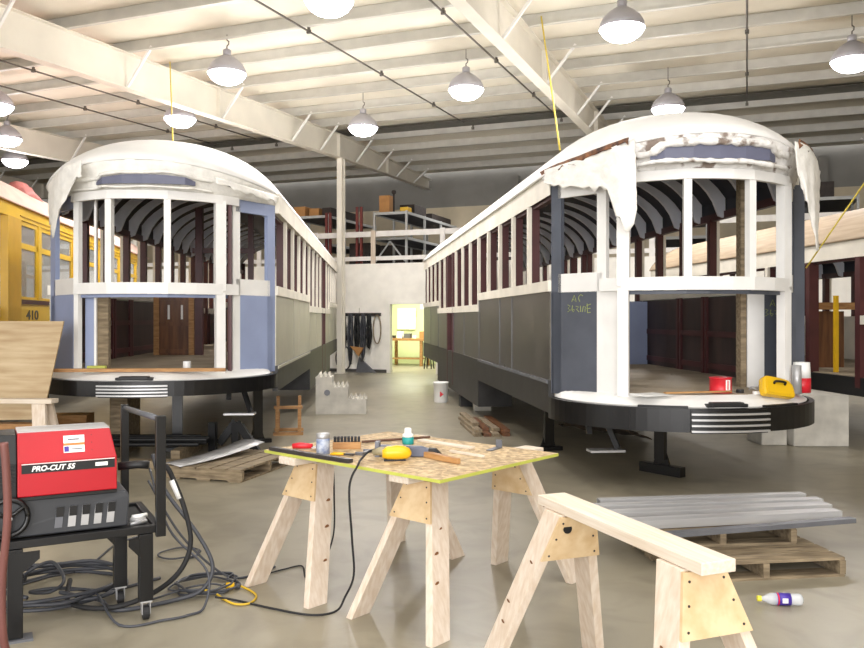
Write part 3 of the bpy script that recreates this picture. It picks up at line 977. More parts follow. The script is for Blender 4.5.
# third streetcar at the right edge
THIRD = dict(RIGHT, L=7.4, floor=0.87, bump=(0.85, 0.64), front=False, skirt={0.0: (0.63, 0.86), 1.65: (0.63, 0.86)}, ze=2.58, zc=3.15, lb0=2.36, sill=1.52,
             segs=[(0.0, 0.42, 1.52), (1.65, 7.4, 1.52)], panels=((2.3, 3.9), (3.9, 5.6), (5.6, 7.4)), door=(0.42, 1.62), roofm=M_TANROOF, skirtm=M_SATIN, sidem=M_CREAM, inner=False, trimm=M_SATIN)
AT = 0.1066
CT = (6.65, 9.84)
car_t = streetcar('streetcar', 'streetcar body with tan roof and maroon posts at the right edge', CT, AT, THIRD)
MB().bb(-1.33, -1.26, 0.42, 1.65, 0.63, 0.86).build('skirt', M_SATIN, car_t)
# inside it: brown door leaf, shelf board
MB().bb(-0.75, -0.30, 2.35, 2.40, 0.87, 1.70).build('door_leaf', M_OAK, car_t)
MB().bb(-1.05, -0.2, 1.9, 2.0, 1.72, 1.82).build('shelf_board', M_TANWOOD, car_t)
MB().bb(-1.10, -1.05, 1.3, 1.35, 0.87, 1.9).build('grab_pole', M_YEL, car_t)

# ------------------------------------------------------------------ yellow streetcar
def yellow_car():
    ang = 0.174
    t = thing('streetcar', 'yellow streetcar numbered 410 with a pinkish roof, at the left edge', 'streetcar', (-6.70, 9.27, 0), ang)
    L = 12.4
    roof_mesh(L, 3.15, 3.75, hw=1.36, dome=False, v0=0.0).build('roof', M_PINKROOF, t, smooth=True, solid=0.02)
    MB().bb(-1.27, 1.27, 0.1, L-0.1, 0.85, 0.95).build('floor_boards', M_PLY, t)
    for sd in (1, -1):
        x = sd*HW
        MB().bb(x-sd*0.05, x+sd*0.02, 0, L, 2.97, 3.17).build('letterboard', M_YBODY, t)
        MB().bb(x-sd*0.05, x+sd*0.01, 1.95, L, 0.75, 1.80).build('side_panel', M_YBODY, t)
        MB().bb(x-sd*0.05, x+sd*0.03, 1.95, L, 1.80, 1.86).build('window_sill', M_REDPOST, t)
        MB().bb(x-sd*0.06, x+sd*0.04, 1.40, 1.95, 0.75, 2.97).build('corner_post', M_YBODYD, t)
        MB().bb(x-sd*0.06, x+sd*0.03, 0.0, 0.45, 0.75, 2.97).build('corner_post', M_YBODYD, t)
        MB().bb(x+sd*0.021, x+sd*0.035, 1.95, L, 3.02, 3.035).build('bead_strip', M_YBODYD, t)
        n = 10
        for k in range(n):
            v0 = 1.98 + 1.0*k; v1 = v0+1.0
            MB().bb(x-sd*0.05, x+sd*0.012, v1-0.14, v1, 1.86, 2.97).build('window_pillar', M_YBODY, t)
            w = MB()
            a, b = v0, v1-0.14
            for z0, z1 in ((1.86, 1.90), (2.58, 2.66), (2.91, 2.97)):
                w.bb(x-sd*0.035, x+sd*0.0, a, b, z0, z1)
            w.bb(x-sd*0.035, x, a, a+0.07, 1.9, 2.91).bb(x-sd*0.035, x, b-0.07, b, 1.9, 2.91)
            o = w.build('window_sash', M_YBODY, t)
            MB().bb(x-sd*0.022, x-sd*0.016, a+0.07, b-0.07, 1.9, 2.91).build('pane', M_GLASS, o)
    MB().bb(-1.22, 1.20, 1.43, 1.47, 0.95, 2.95).build('bulkhead_panel', mat('brown_vestibule_board', (128, 104, 84), rough=0.6, var=0.15), t)
    MB().bb(-0.9, 0.5, 3.0, 3.05, 0.95, 2.9).build('bulkhead_panel', M_OAK, t)
    MB().bb(-1.2, 1.2, 1.0, 1.3, 1.3, 1.75).build('dash_panel', M_DKWOOD, t)
    mb = text_mb('410', 0.19, 0.003, bold=0.004)
    mb.xform(Matrix(((0, 0, 1, HW+0.012), (2.0, 0, 0, 2.55), (0, 1, 0, 1.635), (0, 0, 0, 1))))
    mb.build('fleet_number', M_BLACK, t)
    mb = text_mb('CEN', 0.13, 0.003)
    YL = mat('maroon_letters', (120, 40, 30))
    mb.xform(Matrix(((0, 0, 1, HW+0.022), (1, 0, 0, 5.1), (0, 1, 0, 3.085), (0, 0, 0, 1))))
    mb.build('car_lettering', YL, t)
    return t
car_y = yellow_car()
rr = random.Random(77); rows = []
for i in range(9):
    t_ = i/8; row = []
    for j in range(9):
        u_ = j/8
        hgt_ = math.sin(t_*PI)**0.5*math.sin(u_*PI)**0.5
        row.append((-0.17+0.34*u_, -0.45+0.9*t_, -0.19*abs(u_-0.3)+0.13*hgt_*(0.7+0.6*rr.random())))
    rows.append(row)
tag(MB().grid(rows).build('roof_bundle', mat('faded_red_cloth', (190, 110, 104), var=0.15, bump=0.4), smooth=True, solid=0.02, loc=(-6.42, 12.9, 3.60), rz=0.174),
    'faded red cloth bundle lying on the yellow streetcar roof', 'bundle')

# ================================================================== SAWHORSES AND TABLE
def sawhorse(label, mid, ang, L, H, spread, group, knot=False, gus=True, lean=0.25, inset=0.125, far=1):
    """local x along the horse"""
    t = thing('sawhorse', label, 'sawhorse', (mid[0], mid[1], 0), ang, group)
    zt = H-0.045
    MB().bb(-L/2, L/2, -0.07, 0.07, zt+0.002, H).build('top_rail', M_LUMBER, t, bevel=0.003)
    rnd = random.Random(int(abs(mid[0]*1000)))
    for e in (-1, 1):
        xt, xf = e*(L/2-inset), e*(L/2-inset+lean)
        w, th = 0.135, 0.044
        for sd in (-1, 1):
            vs = []
            for x, y, z in ((xt, sd*0.062, zt), (xf, sd*spread, 0.0)):
                vs += [(x-w/2, y-th/2, z), (x+w/2, y-th/2, z), (x+w/2, y+th/2, z), (x-w/2, y+th/2, z)]
            lg = MB().add(vs, [(0, 1, 2, 3), (7, 6, 5, 4), (0, 4, 5, 1), (1, 5, 6, 2), (2, 6, 7, 3), (3, 7, 4, 0)]).build('leg', M_LUMBERV, t, bevel=0.002)
            if knot:
                for q in (0.34, 0.52, 0.70):
                    q += rnd.uniform(-0.06, 0.06)
                    cx = xt+(xf-xt)*q + rnd.uniform(-0.035, 0.035); cy = sd*(0.062+(spread-0.062)*q); cz = zt*(1-q)
                    MB().lathe([(0.0, 0), (rnd.uniform(0.011, 0.017), 0.0), (0.0, 0.002)], (0, 0, 0), 10, 'y').xform(Matrix.Translation((cx, cy+sd*(th/2+0.0002), cz)) @ Matrix.Scale(sd, 4, (0, 1, 0)) @ Matrix.Rotation(-math.atan2(spread-0.062, zt), 4, 'X')).build('knot', M_KNOT, lg)
        if gus:
            k = lean/zt
            z0, z1 = zt-0.205, zt-0.006
            f = lambda z: 0.062 + (spread-0.062)*(zt-z)/zt + 0.024
            inn = -1 if e == far else 1
            gx = lambda z: xt + e*(k*(zt-z) + inn*(w/2 + 0.002) - (0.0 if inn > 0 else 0.014))
            g = MB().prism([Vector((gx(z0), -f(z0), z0)), Vector((gx(z0), f(z0), z0)), Vector((gx(z1), f(z1), z1)), Vector((gx(z1), -f(z1), z1))], (e*0.014, 0, 0)).build('gusset', M_GUSSET, t)
            for sy in (-1, 1):
                for q in (0.12, 0.5, 0.86):
                    z = z0+(z1-z0)*q
                    MB().cyl((gx(z)+(e*0.0135 if inn > 0 else -e*0.002), sy*(f(z)-0.025), z), 0.005, 0.002*e, 8, 'x').build('screw_head', M_BAR, g)
            if knot and inn < 0 and far < 0:
                MB().cyl((gx(zt-0.06)-e*0.003, -0.045, zt-0.06), 0.021, 0.003*e, 14, 'x').build('dark_knot', M_SATIN, g)
    return t
tx = Vector((0.66, 0.75, 0)).normalized(); TANG = math.atan2(tx.y, tx.x)
ty = Vector((-tx.y, tx.x, 0))
TP = Vector((0.04, 4.0, 0))
ZT = 0.81
sawhorse('pine sawhorse under the front right side of the strand board table', (0.235, 4.70), TANG, 1.24, ZT-0.0185, 0.285, 'sawhorses under the table', knot=True, inset=0.235)
sawhorse('pine sawhorse under the left end of the strand board table', (-0.45, 5.21), TANG, 1.20, ZT-0.0185, 0.275, 'sawhorses under the table', knot=True, inset=0.235)
tt = thing('table_board', 'strand board with lime edge laid over two sawhorses', 'board', (TP.x, TP.y, ZT-0.016), TANG)
MB().bb(0, 1.055, 0, 1.39, 0.0005, 0.016).build('strand_board', M_OSB, tt)
MB().bb(-0.002, 0, 0, 1.39, -0.001, 0.0155).bb(0, 1.055, -0.002, 0, -0.001, 0.0155).build('painted_edge', M_LIME, tt)
def tab(px, py, dz=0.0):
    p = G(px, py, ZT); return Vector((p.x, p.y, ZT+dz))
ps, pe = tab(271, 450.5), tab(351, 463.5)
tag(MB().beam((0, 0, 0.012), ((pe-ps).length, 0, 0.012), 0.035, 0.022).build('flat_bar', M_BAR, loc=ps+Vector((0, 0, 0.001)), rz=math.atan2((pe-ps).y, (pe-ps).x), bevel=0.003),
    'dark steel bar along the left front edge of the table', 'bar')
# red handled scraper
q = tab(305, 450)
t = thing('scraper', 'red handled tool on the table behind the dark steel bar', 'tool', q, math.radians(-8))
MB().tube([(-0.075, 0, 0.022), (-0.03, 0, 0.026), (0.045, 0, 0.024)], [0.016, 0.02, 0.015], 10).build('handle', M_REDP, t, smooth=True)
MB().bb(0.045, 0.09, -0.02, 0.02, 0.014, 0.02).build('blade', M_STEEL, t)
# glass jar with blue label
q = tab(323, 454)
t = thing('spray_can', 'small grey-blue can standing left on the table', 'can', q)
MB().lathe([(0.038, 0.0), (0.04, 0.004), (0.04, 0.085), (0.036, 0.092)], n=20).build('body', mat('blue_grey_label', (96, 112, 150), rough=0.35, rgb2=(190, 196, 204), scale=26), t, smooth=True)
MB().lathe([(0.037, 0.092), (0.039, 0.096), (0.039, 0.118), (0.034, 0.122)], n=20).build('lid', M_STEEL, t, smooth=True)
# wood block with a black brush
q = tab(347, 448.5)
t = thing('brush', 'black bristle brush on a wooden block lying on the table', 'brush', q, math.radians(4))
MB().bb(-0.085, 0.085, -0.03, 0.03, 0, 0.042).build('block', M_TANWOOD, t, bevel=0.004)
mb = MB()
for i in range(8):
    mb.bb(-0.08+i*0.0205, -0.064+i*0.0205, -0.022, 0.022, 0.043, 0.072)
tag(mb.build('bristle', M_RUBBER, t), kind='stuff')
# pliers
q = tab(343, 456)
t = thing('pliers', 'yellow handled pliers lying beside the small can', 'pliers', q, math.radians(-20))
MB().tube([(-0.07, 0.02, 0.01), (-0.02, 0.012, 0.012), (0.015, 0, 0.012)], 0.008, 8).build('handle', M_YEL, t, smooth=True)
MB().tube([(-0.07, -0.02, 0.01), (-0.02, -0.012, 0.012), (0.015, 0, 0.012)], 0.008, 8).build('handle', M_YEL, t, smooth=True)
MB().beam((0.005, 0, 0.012), (0.07, 0, 0.012), 0.02, 0.012).build('jaws', M_BAR, t)
# bar clamp
q = tab(365, 454)
t = thing('bar_clamp', 'small grey clamp between the brush and the yellow drill', 'clamp', q, math.radians(70))
MB().bb(-0.05, 0.10, -0.008, 0.008, 0.003, 0.014).build('bar', M_STEELD, t)
MB().bb(-0.06, -0.04, -0.012, 0.035, 0.0, 0.018).build('jaw', M_STEELD, t)
MB().bb(0.05, 0.07, -0.012, 0.035, 0.0, 0.018).build('jaw', M_STEELD, t)
# rods
q0, q1 = tab(362, 443.5), tab(446, 437.5)
tag(MB().tube([(0, 0, 0.011), ((q1-q0).length*0.8, 0, 0.011)], 0.008, 8).build('rod', mat('brown_rod', (96, 66, 50)), loc=q0, rz=math.atan2((q1-q0).y, (q1-q0).x)), 'thin brown rod along the far edge of the table', 'rod')
# planer / grey shoe
q = tab(414, 458)
t = thing('hand_plane', 'long dark blue-grey tool lying across the middle of the table', 'plane', q, math.radians(-4))
rg = [(-0.19, 0.004), (-0.20, 0.065), (0.04, 0.06), (0.07, 0.05), (0.12, 0.045), (0.155, 0.012), (0.15, 0.002)]
MB().prism([Vector((x, 0.02, z)) for x, z in rg], (0, 0.05, 0)).build('body', mat('blue_grey_tool', (92, 98, 116), rough=0.4, var=0.08), t, bevel=0.006)
MB().prism([Vector((x, 0.018, z)) for x, z in [(0.075, 0.004), (0.08, 0.052), (0.122, 0.047), (0.157, 0.012), (0.152, 0.002)]], (0, 0.054, 0)).build('nose', M_SATIN, t, bevel=0.004)
MB().bb(-0.225, -0.20, 0.015, 0.075, 0.0, 0.085).build('end_bracket', M_STEELD, t)
# yellow drill with cord
q = tab(393, 461)
t = thing('grinder', 'yellow power tool with a black cord on the table', 'power tool', q, math.radians(8))
MB().tube([(-0.06, 0, 0.045), (-0.03, 0, 0.046), (0.02, 0, 0.048), (0.055, 0, 0.046), (0.085, 0, 0.04), (0.10, 0, 0.036)], [0.026, 0.036, 0.04, 0.038, 0.030, 0.012], 14).build('body', M_YEL, t, smooth=True)
MB().tube([(-0.03, 0, 0.05), (-0.07, 0.01, 0.055), (-0.11, 0.02, 0.045)], [0.03, 0.024, 0.016], 10).build('gear_head', mat('cast_alloy', (150, 140, 110), rough=0.5), t, smooth=True)
MB().bb(-0.05, 0.07, -0.012, 0.012, 0.001, 0.012).build('switch', M_SATIN, t)
# tub of compound
q = tab(408, 444)
t = thing('tub', 'white and teal plastic tub at the back of the table', 'tub', q)
MB().lathe([(0.034, 0), (0.036, 0.003), (0.036, 0.045)], n=20).build('base', M_TEAL, t, smooth=True)
MB().lathe([(0.0355, 0.0452), (0.0355, 0.06), (0.03, 0.064), (0.022, 0.066), (0.022, 0.095), (0.018, 0.1)], n=20).build('lid', M_LABELW, t, smooth=True)
# wooden handle
q0, q1 = tab(417, 455), tab(459, 464.5)
t = thing('wooden_wedge', 'tan wooden piece with a tapered end near the front of the table', 'wood piece', q0, math.atan2((q1-q0).y, (q1-q0).x))
Lh = (q1-q0).length
MB().prism([Vector((0, -0.02, 0.001)), Vector((Lh*0.7, -0.02, 0.001)), Vector((Lh, -0.01, 0.001)), Vector((Lh, 0.012, 0.001)), Vector((Lh*0.75, 0.012, 0.001)), Vector((Lh*0.66, 0.02, 0.001)), Vector((0, 0.02, 0.001))], (0, 0, 0.032)).build('block', M_TANWOOD, t, bevel=0.004)
# pale strips
for (a, b, w, m, lb) in (((420, 441), (472, 449), 0.055, M_LUMBER, 'pale wood strip at the back right of the table'), ((450, 452), (484, 457.5), 0.02, M_LUMBER, 'thin pale stick right of the dark blue-grey tool')):
    q0, q1 = tab(*a), tab(*b)
    tag(MB().bb(0, (q1-q0).length, -w/2, w/2, 0.001, 0.012).build('wood_strip', m, loc=q0, rz=math.atan2((q1-q0).y, (q1-q0).x)), lb, 'wood strip', 'wood strips on the table')
q0 = tab(489, 451)
t = thing('angle_bracket', 'grey steel angle standing near the far right corner of the table', 'bracket', q0, math.radians(60))
MB().bb(0, 0.14, -0.02, 0.02, 0.001, 0.006).build('foot', M_STEELD, t)
MB().bb(0.135, 0.141, -0.02, 0.02, 0.006, 0.05).build('upright', M_STEELD, t)

# foreground sawhorse
fh = Vector((0.545, 3.74)); nh = Vector((0.945, 2.70))
fd = (nh-fh).normalized()
t = sawhorse('white pine sawhorse alone in the right foreground', ((fh.x+nh.x)/2, (fh.y+nh.y)/2), math.atan2(fd.y, fd.x), (nh-fh).length, 0.80, 0.28, None, knot=True, lean=0.25, inset=0.155, far=-1)

# ================================================================== PLASMA CUTTER ON ITS CART
CX, CY, CANG = -2.07, 4.07, math.radians(28.7)
cart = thing('welding_cart', 'black steel cart carrying the red plasma cutter', 'cart', (CX, CY, 0), CANG)
ZS = 0.49
def cbox(nm, m, *a, parent=None, bevel=0.003):
    return MB().bb(*a).build(nm, m, parent or cart, bevel=bevel)
cbox('shelf_rail', M_BLACK, -0.20, 0.70, -0.02, 0.02, ZS-0.035, ZS+0.005)
cbox('shelf_rail', M_BLACK, -0.20, 0.70, 0.58, 0.62, ZS-0.035, ZS+0.005)
cbox('shelf_rail', M_BLACK, 0.66, 0.70, 0.02, 0.58, ZS-0.035, ZS+0.005)
cbox('shelf_rail', M_BLACK, -0.20, -0.16, 0.02, 0.58, ZS-0.035, ZS+0.005)
cbox('shelf_plate', M_SATIN, -0.16, 0.66, 0.02, 0.58, ZS-0.025, ZS-0.012)
for x, y, wh in ((0.0, 0.0, False), (0.62, 0.0, True), (0.535, 0.31, True), (0.0, 0.58, True)):
    z0 = 0.10 if wh else 0.015
    lg = cbox('leg', M_BLACK, x-0.035, x+0.035, y-0.03, y+0.03, z0, ZS-0.036)
    MB().prism([Vector((x-0.036, y-0.034, ZS-0.05)), Vector((x+0.11 if x < 0.3 else x-0.09, y-0.034, ZS-0.05)), Vector((x+0.11 if x < 0.3 else x-0.09, y-0.034, ZS-0.09)), Vector((x+0.036 if x < 0.3 else x-0.036, y-0.034, ZS-0.15))], (0, 0.006, 0)).build('brace_plate', M_BLACK, lg)
    if wh:
        c = MB().bb(x-0.03, x+0.03, y-0.03, y+0.03, z0-0.008, z0).bb(x-0.022, x-0.018, y-0.03, y+0.02, 0.03, z0-0.008).bb(x+0.018, x+0.022, y-0.03, y+0.02, 0.03, z0-0.008).build('caster', M_STEEL, cart)
        MB().cyl((x-0.016, y-0.01, 0.036), 0.036, 0.032, 18, 'x').build('wheel', M_RUBBER, c, bevel=0.004)
    else:
        MB().bb(x-0.08, x+0.08, y-0.05, y+0.05, 0.0, 0.012).build('foot_plate', M_STEELD, lg)
cbox('handle_post', M_BLACK, 0.665, 0.715, -0.06, -0.021, ZS-0.05, 1.08)
cbox('handle_post', M_BLACK, 0.585, 0.63, 0.625, 0.665, ZS-0.05, 1.08)
MB().tube([(0.69, -0.03, 1.06), (0.607, 0.64, 1.06)], 0.016, 10).build('push_bar', M_STEELD, cart, smooth=True)

pc = thing('plasma_cutter', 'red plasma cutter machine marked PRO-CUT 55 on the black cart', 'plasma cutter', (CX, CY, ZS+0.008), CANG)
D0, D1 = 0.03, 0.33
MB().prism([Vector((-0.14, D0, 0.0)), Vector((0.535, D0, 0.0)), Vector((0.545, D0+0.01, 0.16)), Vector((0.53, D0+0.02, 0.185)), Vector((-0.14, D0+0.02, 0.185))], (0, D1-D0-0.02, 0)).build('base_housing', M_CUTBASE, pc, bevel=0.008)
for i in range(5):
    x = 0.18+i*0.062
    s = MB().prism([Vector((x, D0-0.002, 0.03)), Vector((x+0.036, D0-0.002, 0.03)), Vector((x+0.046, D0-0.002, 0.135)), Vector((x+0.010, D0-0.002, 0.135))], (0, 0.003, 0)).build('vent_slot', M_STEEL if i else M_STEELD, pc)
    MB().prism([Vector((x+0.007, D0-0.004, 0.085)), Vector((x+0.042, D0-0.004, 0.085)), Vector((x+0.046, D0-0.004, 0.135)), Vector((x+0.010, D0-0.004, 0.135))], (0, 0.0015, 0)).build('louver', M_BLACK, s)
# wheel at the left end of the base
mb = MB().tube([(-0.03+0.088*math.cos(q), D0-0.03, 0.112+0.088*math.sin(q)) for q in [2*PI*i/28 for i in range(29)]], 0.013, 8)
for i in range(3):
    q = 0.6+2*PI*i/3
    mb.beam((-0.03, D0-0.03, 0.112), (-0.03+0.085*math.cos(q), D0-0.03, 0.112+0.085*math.sin(q)), 0.016, 0.03, up=(0, 1, 0))
mb.build('hand_wheel', M_BLACK, pc, smooth=True)
MB().cyl((-0.03, D0-0.055, 0.112), 0.018, 0.01, 14, 'y').build('wheel_hub', M_CHROME, pc)
# red hood: upright lower face, sloping upper face, flat top
hood = [(D0, 0.20), (D0, 0.375), (D0+0.055, 0.512), (D0+0.06, 0.517), (D1, 0.517), (D1, 0.20)]
def hood_ring(x): return [Vector((x, y, z)) for y, z in hood]
rows = [hood_ring(0.012), hood_ring(0.482)]
mb = MB()
v0 = hood_ring(0.012); v1 = [Vector((0.482 if z < 0.4 else 0.452, y, z)) for y, z in hood]
n = len(v0)
mb.add(v0+v1, [tuple(range(n-1, -1, -1)), tuple(range(n, 2*n))] + [(i, (i+1) % n, n+(i+1) % n, n+i) for i in range(n)])
mb.build('red_hood', M_RED, pc, bevel=0.006)
v0 = [Vector((-0.10, y+0.012, z-0.006)) for y, z in hood]; v1 = [Vector((0.011, y+0.012, z-0.006)) for y, z in hood]
MB().add(v0+v1, [tuple(range(n-1, -1, -1)), tuple(range(n, 2*n))] + [(i, (i+1) % n, n+(i+1) % n, n+i) for i in range(n)]).build('black_end', M_SATIN, pc, bevel=0.006)
mb = MB()
for k in range(7):
    mb.bb(-0.09, 0.005, D0+0.006, D0+0.012, 0.25+0.03*k*0.6, 0.262+0.03*k*0.6)
mb.build('end_louver', M_BLACK, pc)
MB().bb(0.012, 0.48, D0-0.004, D0+0.1, 0.185, 0.20).build('hood_base_strip', M_BLACK, pc)
MB().bb(0.012, 0.452, D0+0.065, D1-0.005, 0.5172, 0.522).build('top_plate', M_STEEL, pc)
# stripe and lettering
st = MB().prism([Vector((0.03, D0-0.002, 0.318)), Vector((0.470, D0-0.002, 0.318)), Vector((0.470, D0-0.002, 0.362)), Vector((0.03, D0-0.002, 0.362))], (0, 0.0015, 0)).build('black_stripe', M_SATIN, pc)
MB().bb(0.03, 0.470, D0-0.0025, D0-0.001, 0.3635, 0.367).build('white_line', M_LABELW, pc)
mb = text_mb('PRO-CUT 55', 0.036, 0.0006, shear=0.25, bold=0.0012)
mb.xform(Matrix(((1, 0, 0, 0.175), (0, 0, -1, D0-0.003), (0, 1, 0, 0.339), (0, 0, 0, 1))))
mb.build('model_lettering', M_LABELW, st)
MB().bb(0.375, 0.435, D0-0.0035, D0-0.002, 0.331, 0.350).build('maker_plate', M_LABELW, st)
sl = Vector((0, 0.055, 0.137)).normalized()
def slope(x0, x1, s0, s1, nm, m, parent=None, lift=0.003):
    b = Vector((0, D0, 0.375)); nn = Vector((0, -sl.z, sl.y))
    r = [b+Vector((x0, 0, 0))+sl*s0+nn*lift, b+Vector((x1, 0, 0))+sl*s0+nn*lift, b+Vector((x1, 0, 0))+sl*s1+nn*lift, b+Vector((x0, 0, 0))+sl*s1+nn*lift]
    return MB().prism(r, -nn*0.0015).build(nm, m, parent or pc)
w = slope(0.225, 0.325, 0.035, 0.125, 'warning_label', M_LABELW)
slope(0.225, 0.325, 0.072, 0.085, 'orange_band', M_ORANGE, w, 0.0036)
slope(0.228, 0.25, 0.040, 0.068, 'warning_symbol', M_PURPLE, w, 0.0036)
slope(0.262, 0.315, 0.050, 0.056, 'print_line', M_STEELD, w, 0.0036)
slope(0.245, 0.30, 0.100, 0.108, 'print_line', M_STEELD, w, 0.0036)
for q in (0.04, 0.08, 0.12):
    slope(0.358, 0.362, q, q+0.004, 'screw_head', M_BLACK, pc, 0.0034)
# torch holder tube and the white clamp on the shelf
MB().tube([(0.50, 0.14, 0.30), (0.60, 0.12, 0.305), (0.655, 0.10, 0.30)], 0.022, 12).build('torch_handle', M_SATIN, pc, smooth=True)
tq = thing('work_clamp', 'pale work clamp lying on the cart shelf beside the cutter', 'clamp', (CX, CY, ZS-0.011), CANG)
MB().tube([(0.565, 0.08, 0.05), (0.60, 0.06, 0.055), (0.64, 0.10, 0.05)], 0.012, 8).build('jaw', M_LABELW, tq, smooth=True)
MB().tube([(0.565, 0.13, 0.025), (0.60, 0.11, 0.03), (0.64, 0.16, 0.02)], 0.012, 8).build('jaw', M_LABELW, tq, smooth=True)
MB().tube([(0.555, 0.09, 0.012), (0.60, 0.10, 0.013), (0.645, 0.12, 0.012)], 0.012, 8).build('spring', M_STEEL, tq, smooth=True)

def cable(name, pts, r, m, label, cat='cable', group=None, k=8, n=8):
    return tag(MB().tube(catmull(pts, k), r, n).build(name, m, smooth=True), label, cat, group)
def loc(x, y, z):
    a, b = rot2(x, y, CANG); return (CX+a, CY+b, z)
# black torch lead looping off the cart
t = cable('torch_cable', [loc(0.735, 0.07, 0.795), loc(0.765, 0.05, 0.74), loc(0.83, 0.02, 0.55), loc(0.86, 0.02, 0.36), loc(0.80, 0.05, 0.2), loc(0.66, 0.14, 0.075), loc(0.46, 0.17, 0.03), loc(0.28, 0.36, 0.03), G(70, 580, 0.07)], 0.014, M_RUBBER, 'thick black torch lead looping from the cart down to the floor')
MB().tube([loc(0.765, 0.045, 0.715), loc(0.805, 0.03, 0.615)], 0.017, 10).build('white_sleeve', M_LABELW, t, smooth=True)
cable('power_cable', [loc(0.735, 0.45, 0.80), loc(0.79, 0.38, 0.6), loc(0.95, 0.25, 0.35), loc(1.02, 0.18, 0.17), loc(0.95, 0.16, 0.05), loc(0.78, 0.17, 0.014), loc(0.5, 0.16, 0.014), G(100, 600, 0.02), G(78, 596, 0.06), G(60, 592, 0.07)], 0.012, M_CORD, 'grey cable hanging from the cart handle and sweeping back along the floor')
cable('power_cable', [loc(0.735, 0.55, 0.7), loc(0.79, 0.25, 0.4), loc(0.95, 0.03, 0.2), loc(0.92, -0.05, 0.03), loc(0.82, -0.09, 0.010), loc(0.70, -0.10, 0.010), loc(0.48, -0.06, 0.010), G(95, 592, 0.06), G(70, 590, 0.08)], 0.007, M_CORD, 'thin grey cable curling past the front caster of the cart')
cable('power_cable', [loc(0.735, 0.60, 0.62), loc(0.9, 0.45, 0.30), loc(1.15, 0.40, 0.04), loc(1.35, 0.42, 0.010), loc(1.5, 0.52, 0.010)], 0.007, M_CORD, 'thin grey cable running from the cart to the tangle by the table')
cable('air_hose', [(-1.890, 3.62, 1.05), (-1.885, 3.63, 0.92), (-1.890, 3.65, 0.7), (-1.930, 3.68, 0.4), (-1.940, 3.72, 0.12), (-1.930, 3.8, 0.02), (-1.9, 3.86, 0.018)], 0.018, M_HOSE, 'brown-red hose hanging at the left edge in front of the cutter', 'hose')

def loop(cx, cy, rx, ry, a, turns, r, m, name, label, cat, seed, group=None, jit=0.04, tail=()):
    rr = random.Random(seed); pts = []
    N = int(turns*12)
    for i in range(N+1):
        q = 2*PI*i/12 + seed
        k = 1 + rr.uniform(-jit, jit)*2
        x, y = rot2(rx*k*math.cos(q), ry*k*math.sin(q), a)
        pts.append((cx+x + rr.uniform(-jit, jit)*rx, cy+y + rr.uniform(-jit, jit)*ry, r+0.003+2*r*(i/12)*0.75))
    pts += list(tail)
    return cable(name, pts, r, m, label, cat, group, k=4)
c = G(62, 592)
loop(c.x, c.y, 0.36, 0.36, 0, 4.6, 0.011, M_CORD, 'cable_coil', 'coil of grey cable on the floor under the cart', 'cable', 1, jit=0.07)
c = G(44, 578)
cable('power_cable', [G(-30, 610, 0.012), G(20, 585, 0.012), G(28, 572, 0.10), G(52, 562, 0.16), G(64, 580, 0.10), G(50, 592, 0.06), G(30, 592, 0.05), G(60, 588, 0.06), G(110, 590, 0.012), G(160, 578, 0.008)], 0.010, M_CORD, 'grey cable standing up in a loop above the coil under the cart')
cable('power_cable', [G(0, 592, 0.03), G(45, 578, 0.03), G(85, 568, 0.012), G(115, 545, 0.008), G(140, 536, 0.008)], 0.007, M_CORD, 'thin grey cable running behind the cart legs to the back')
c = G(206, 588)
loop(c.x, c.y, 0.17, 0.16, 0.5, 4.3, 0.006, M_CORD, 'cable_coil', 'tangle of thin grey cord on the floor left of the table', 'cord', 3, jit=0.10)
c = G(180, 555)
loop(c.x, c.y, 0.13, 0.14, 0.2, 1.3, 0.006, M_CORD, 'cable_coil', 'single loop of grey cord on the floor between cart and pallet', 'cord', 5)
cable('power_cable', [G(150, 600, 0.008), G(175, 592, 0.02), G(195, 586, 0.05), G(215, 584, 0.05), G(228, 588, 0.012)], 0.006, M_CORD, 'grey cord joining the tangle to the yellow plug')
# extension cord with yellow plug and the tool cord up to the table
ec = cable('extension_cord', [G(234, 585, 0.018), G(243, 587, 0.012), G(256, 595, 0.008), G(250, 603, 0.008), G(235, 604, 0.008), G(222, 598, 0.008), G(214, 592, 0.012), G(205, 590, 0.05)], 0.0065, mat('yellow_cord_jacket', (204, 168, 44)), 'yellow cord end with plug curling on the floor by the sawhorse leg', 'cord')
a, b = G(226, 586, 0.022), G(234, 586, 0.02)
MB().tube([a, b], 0.02, 10).build('plug', M_YEL, ec, smooth=True)
MB().tube([G(235, 586, 0.02), G(240, 586.5, 0.018)], 0.014, 10).build('socket', M_CORD, ec, smooth=True)
cable('tool_cable', [tab(381, 458, 0.05), tab(370, 459, 0.045), tab(361, 463, 0.02), Vector((-0.39, 4.33, 0.825)), Vector((-0.43, 4.27, 0.72)), Vector((-0.42, 4.30, 0.45)), Vector((-0.42, 4.40, 0.22)), G(345, 597, 0.06), G(336, 611, 0.008), G(312, 615, 0.008), G(275, 609, 0.008), G(235, 600, 0.008), G(215, 597, 0.03)], 0.006, M_RUBBER, 'black tool cord hanging from the table and running along the floor', 'cord')
cable('power_cable', [G(266, 574, 0.008), G(285, 569, 0.008), G(302, 566, 0.008), G(306, 578, 0.008), G(318, 575, 0.04), Vector((-0.61, 5.05, 0.25)), Vector((-0.60, 5.03, 0.5)), Vector((-0.61, 5.05, 0.74))], 0.005, M_RUBBER, 'thin black cord behind the left table sawhorse')

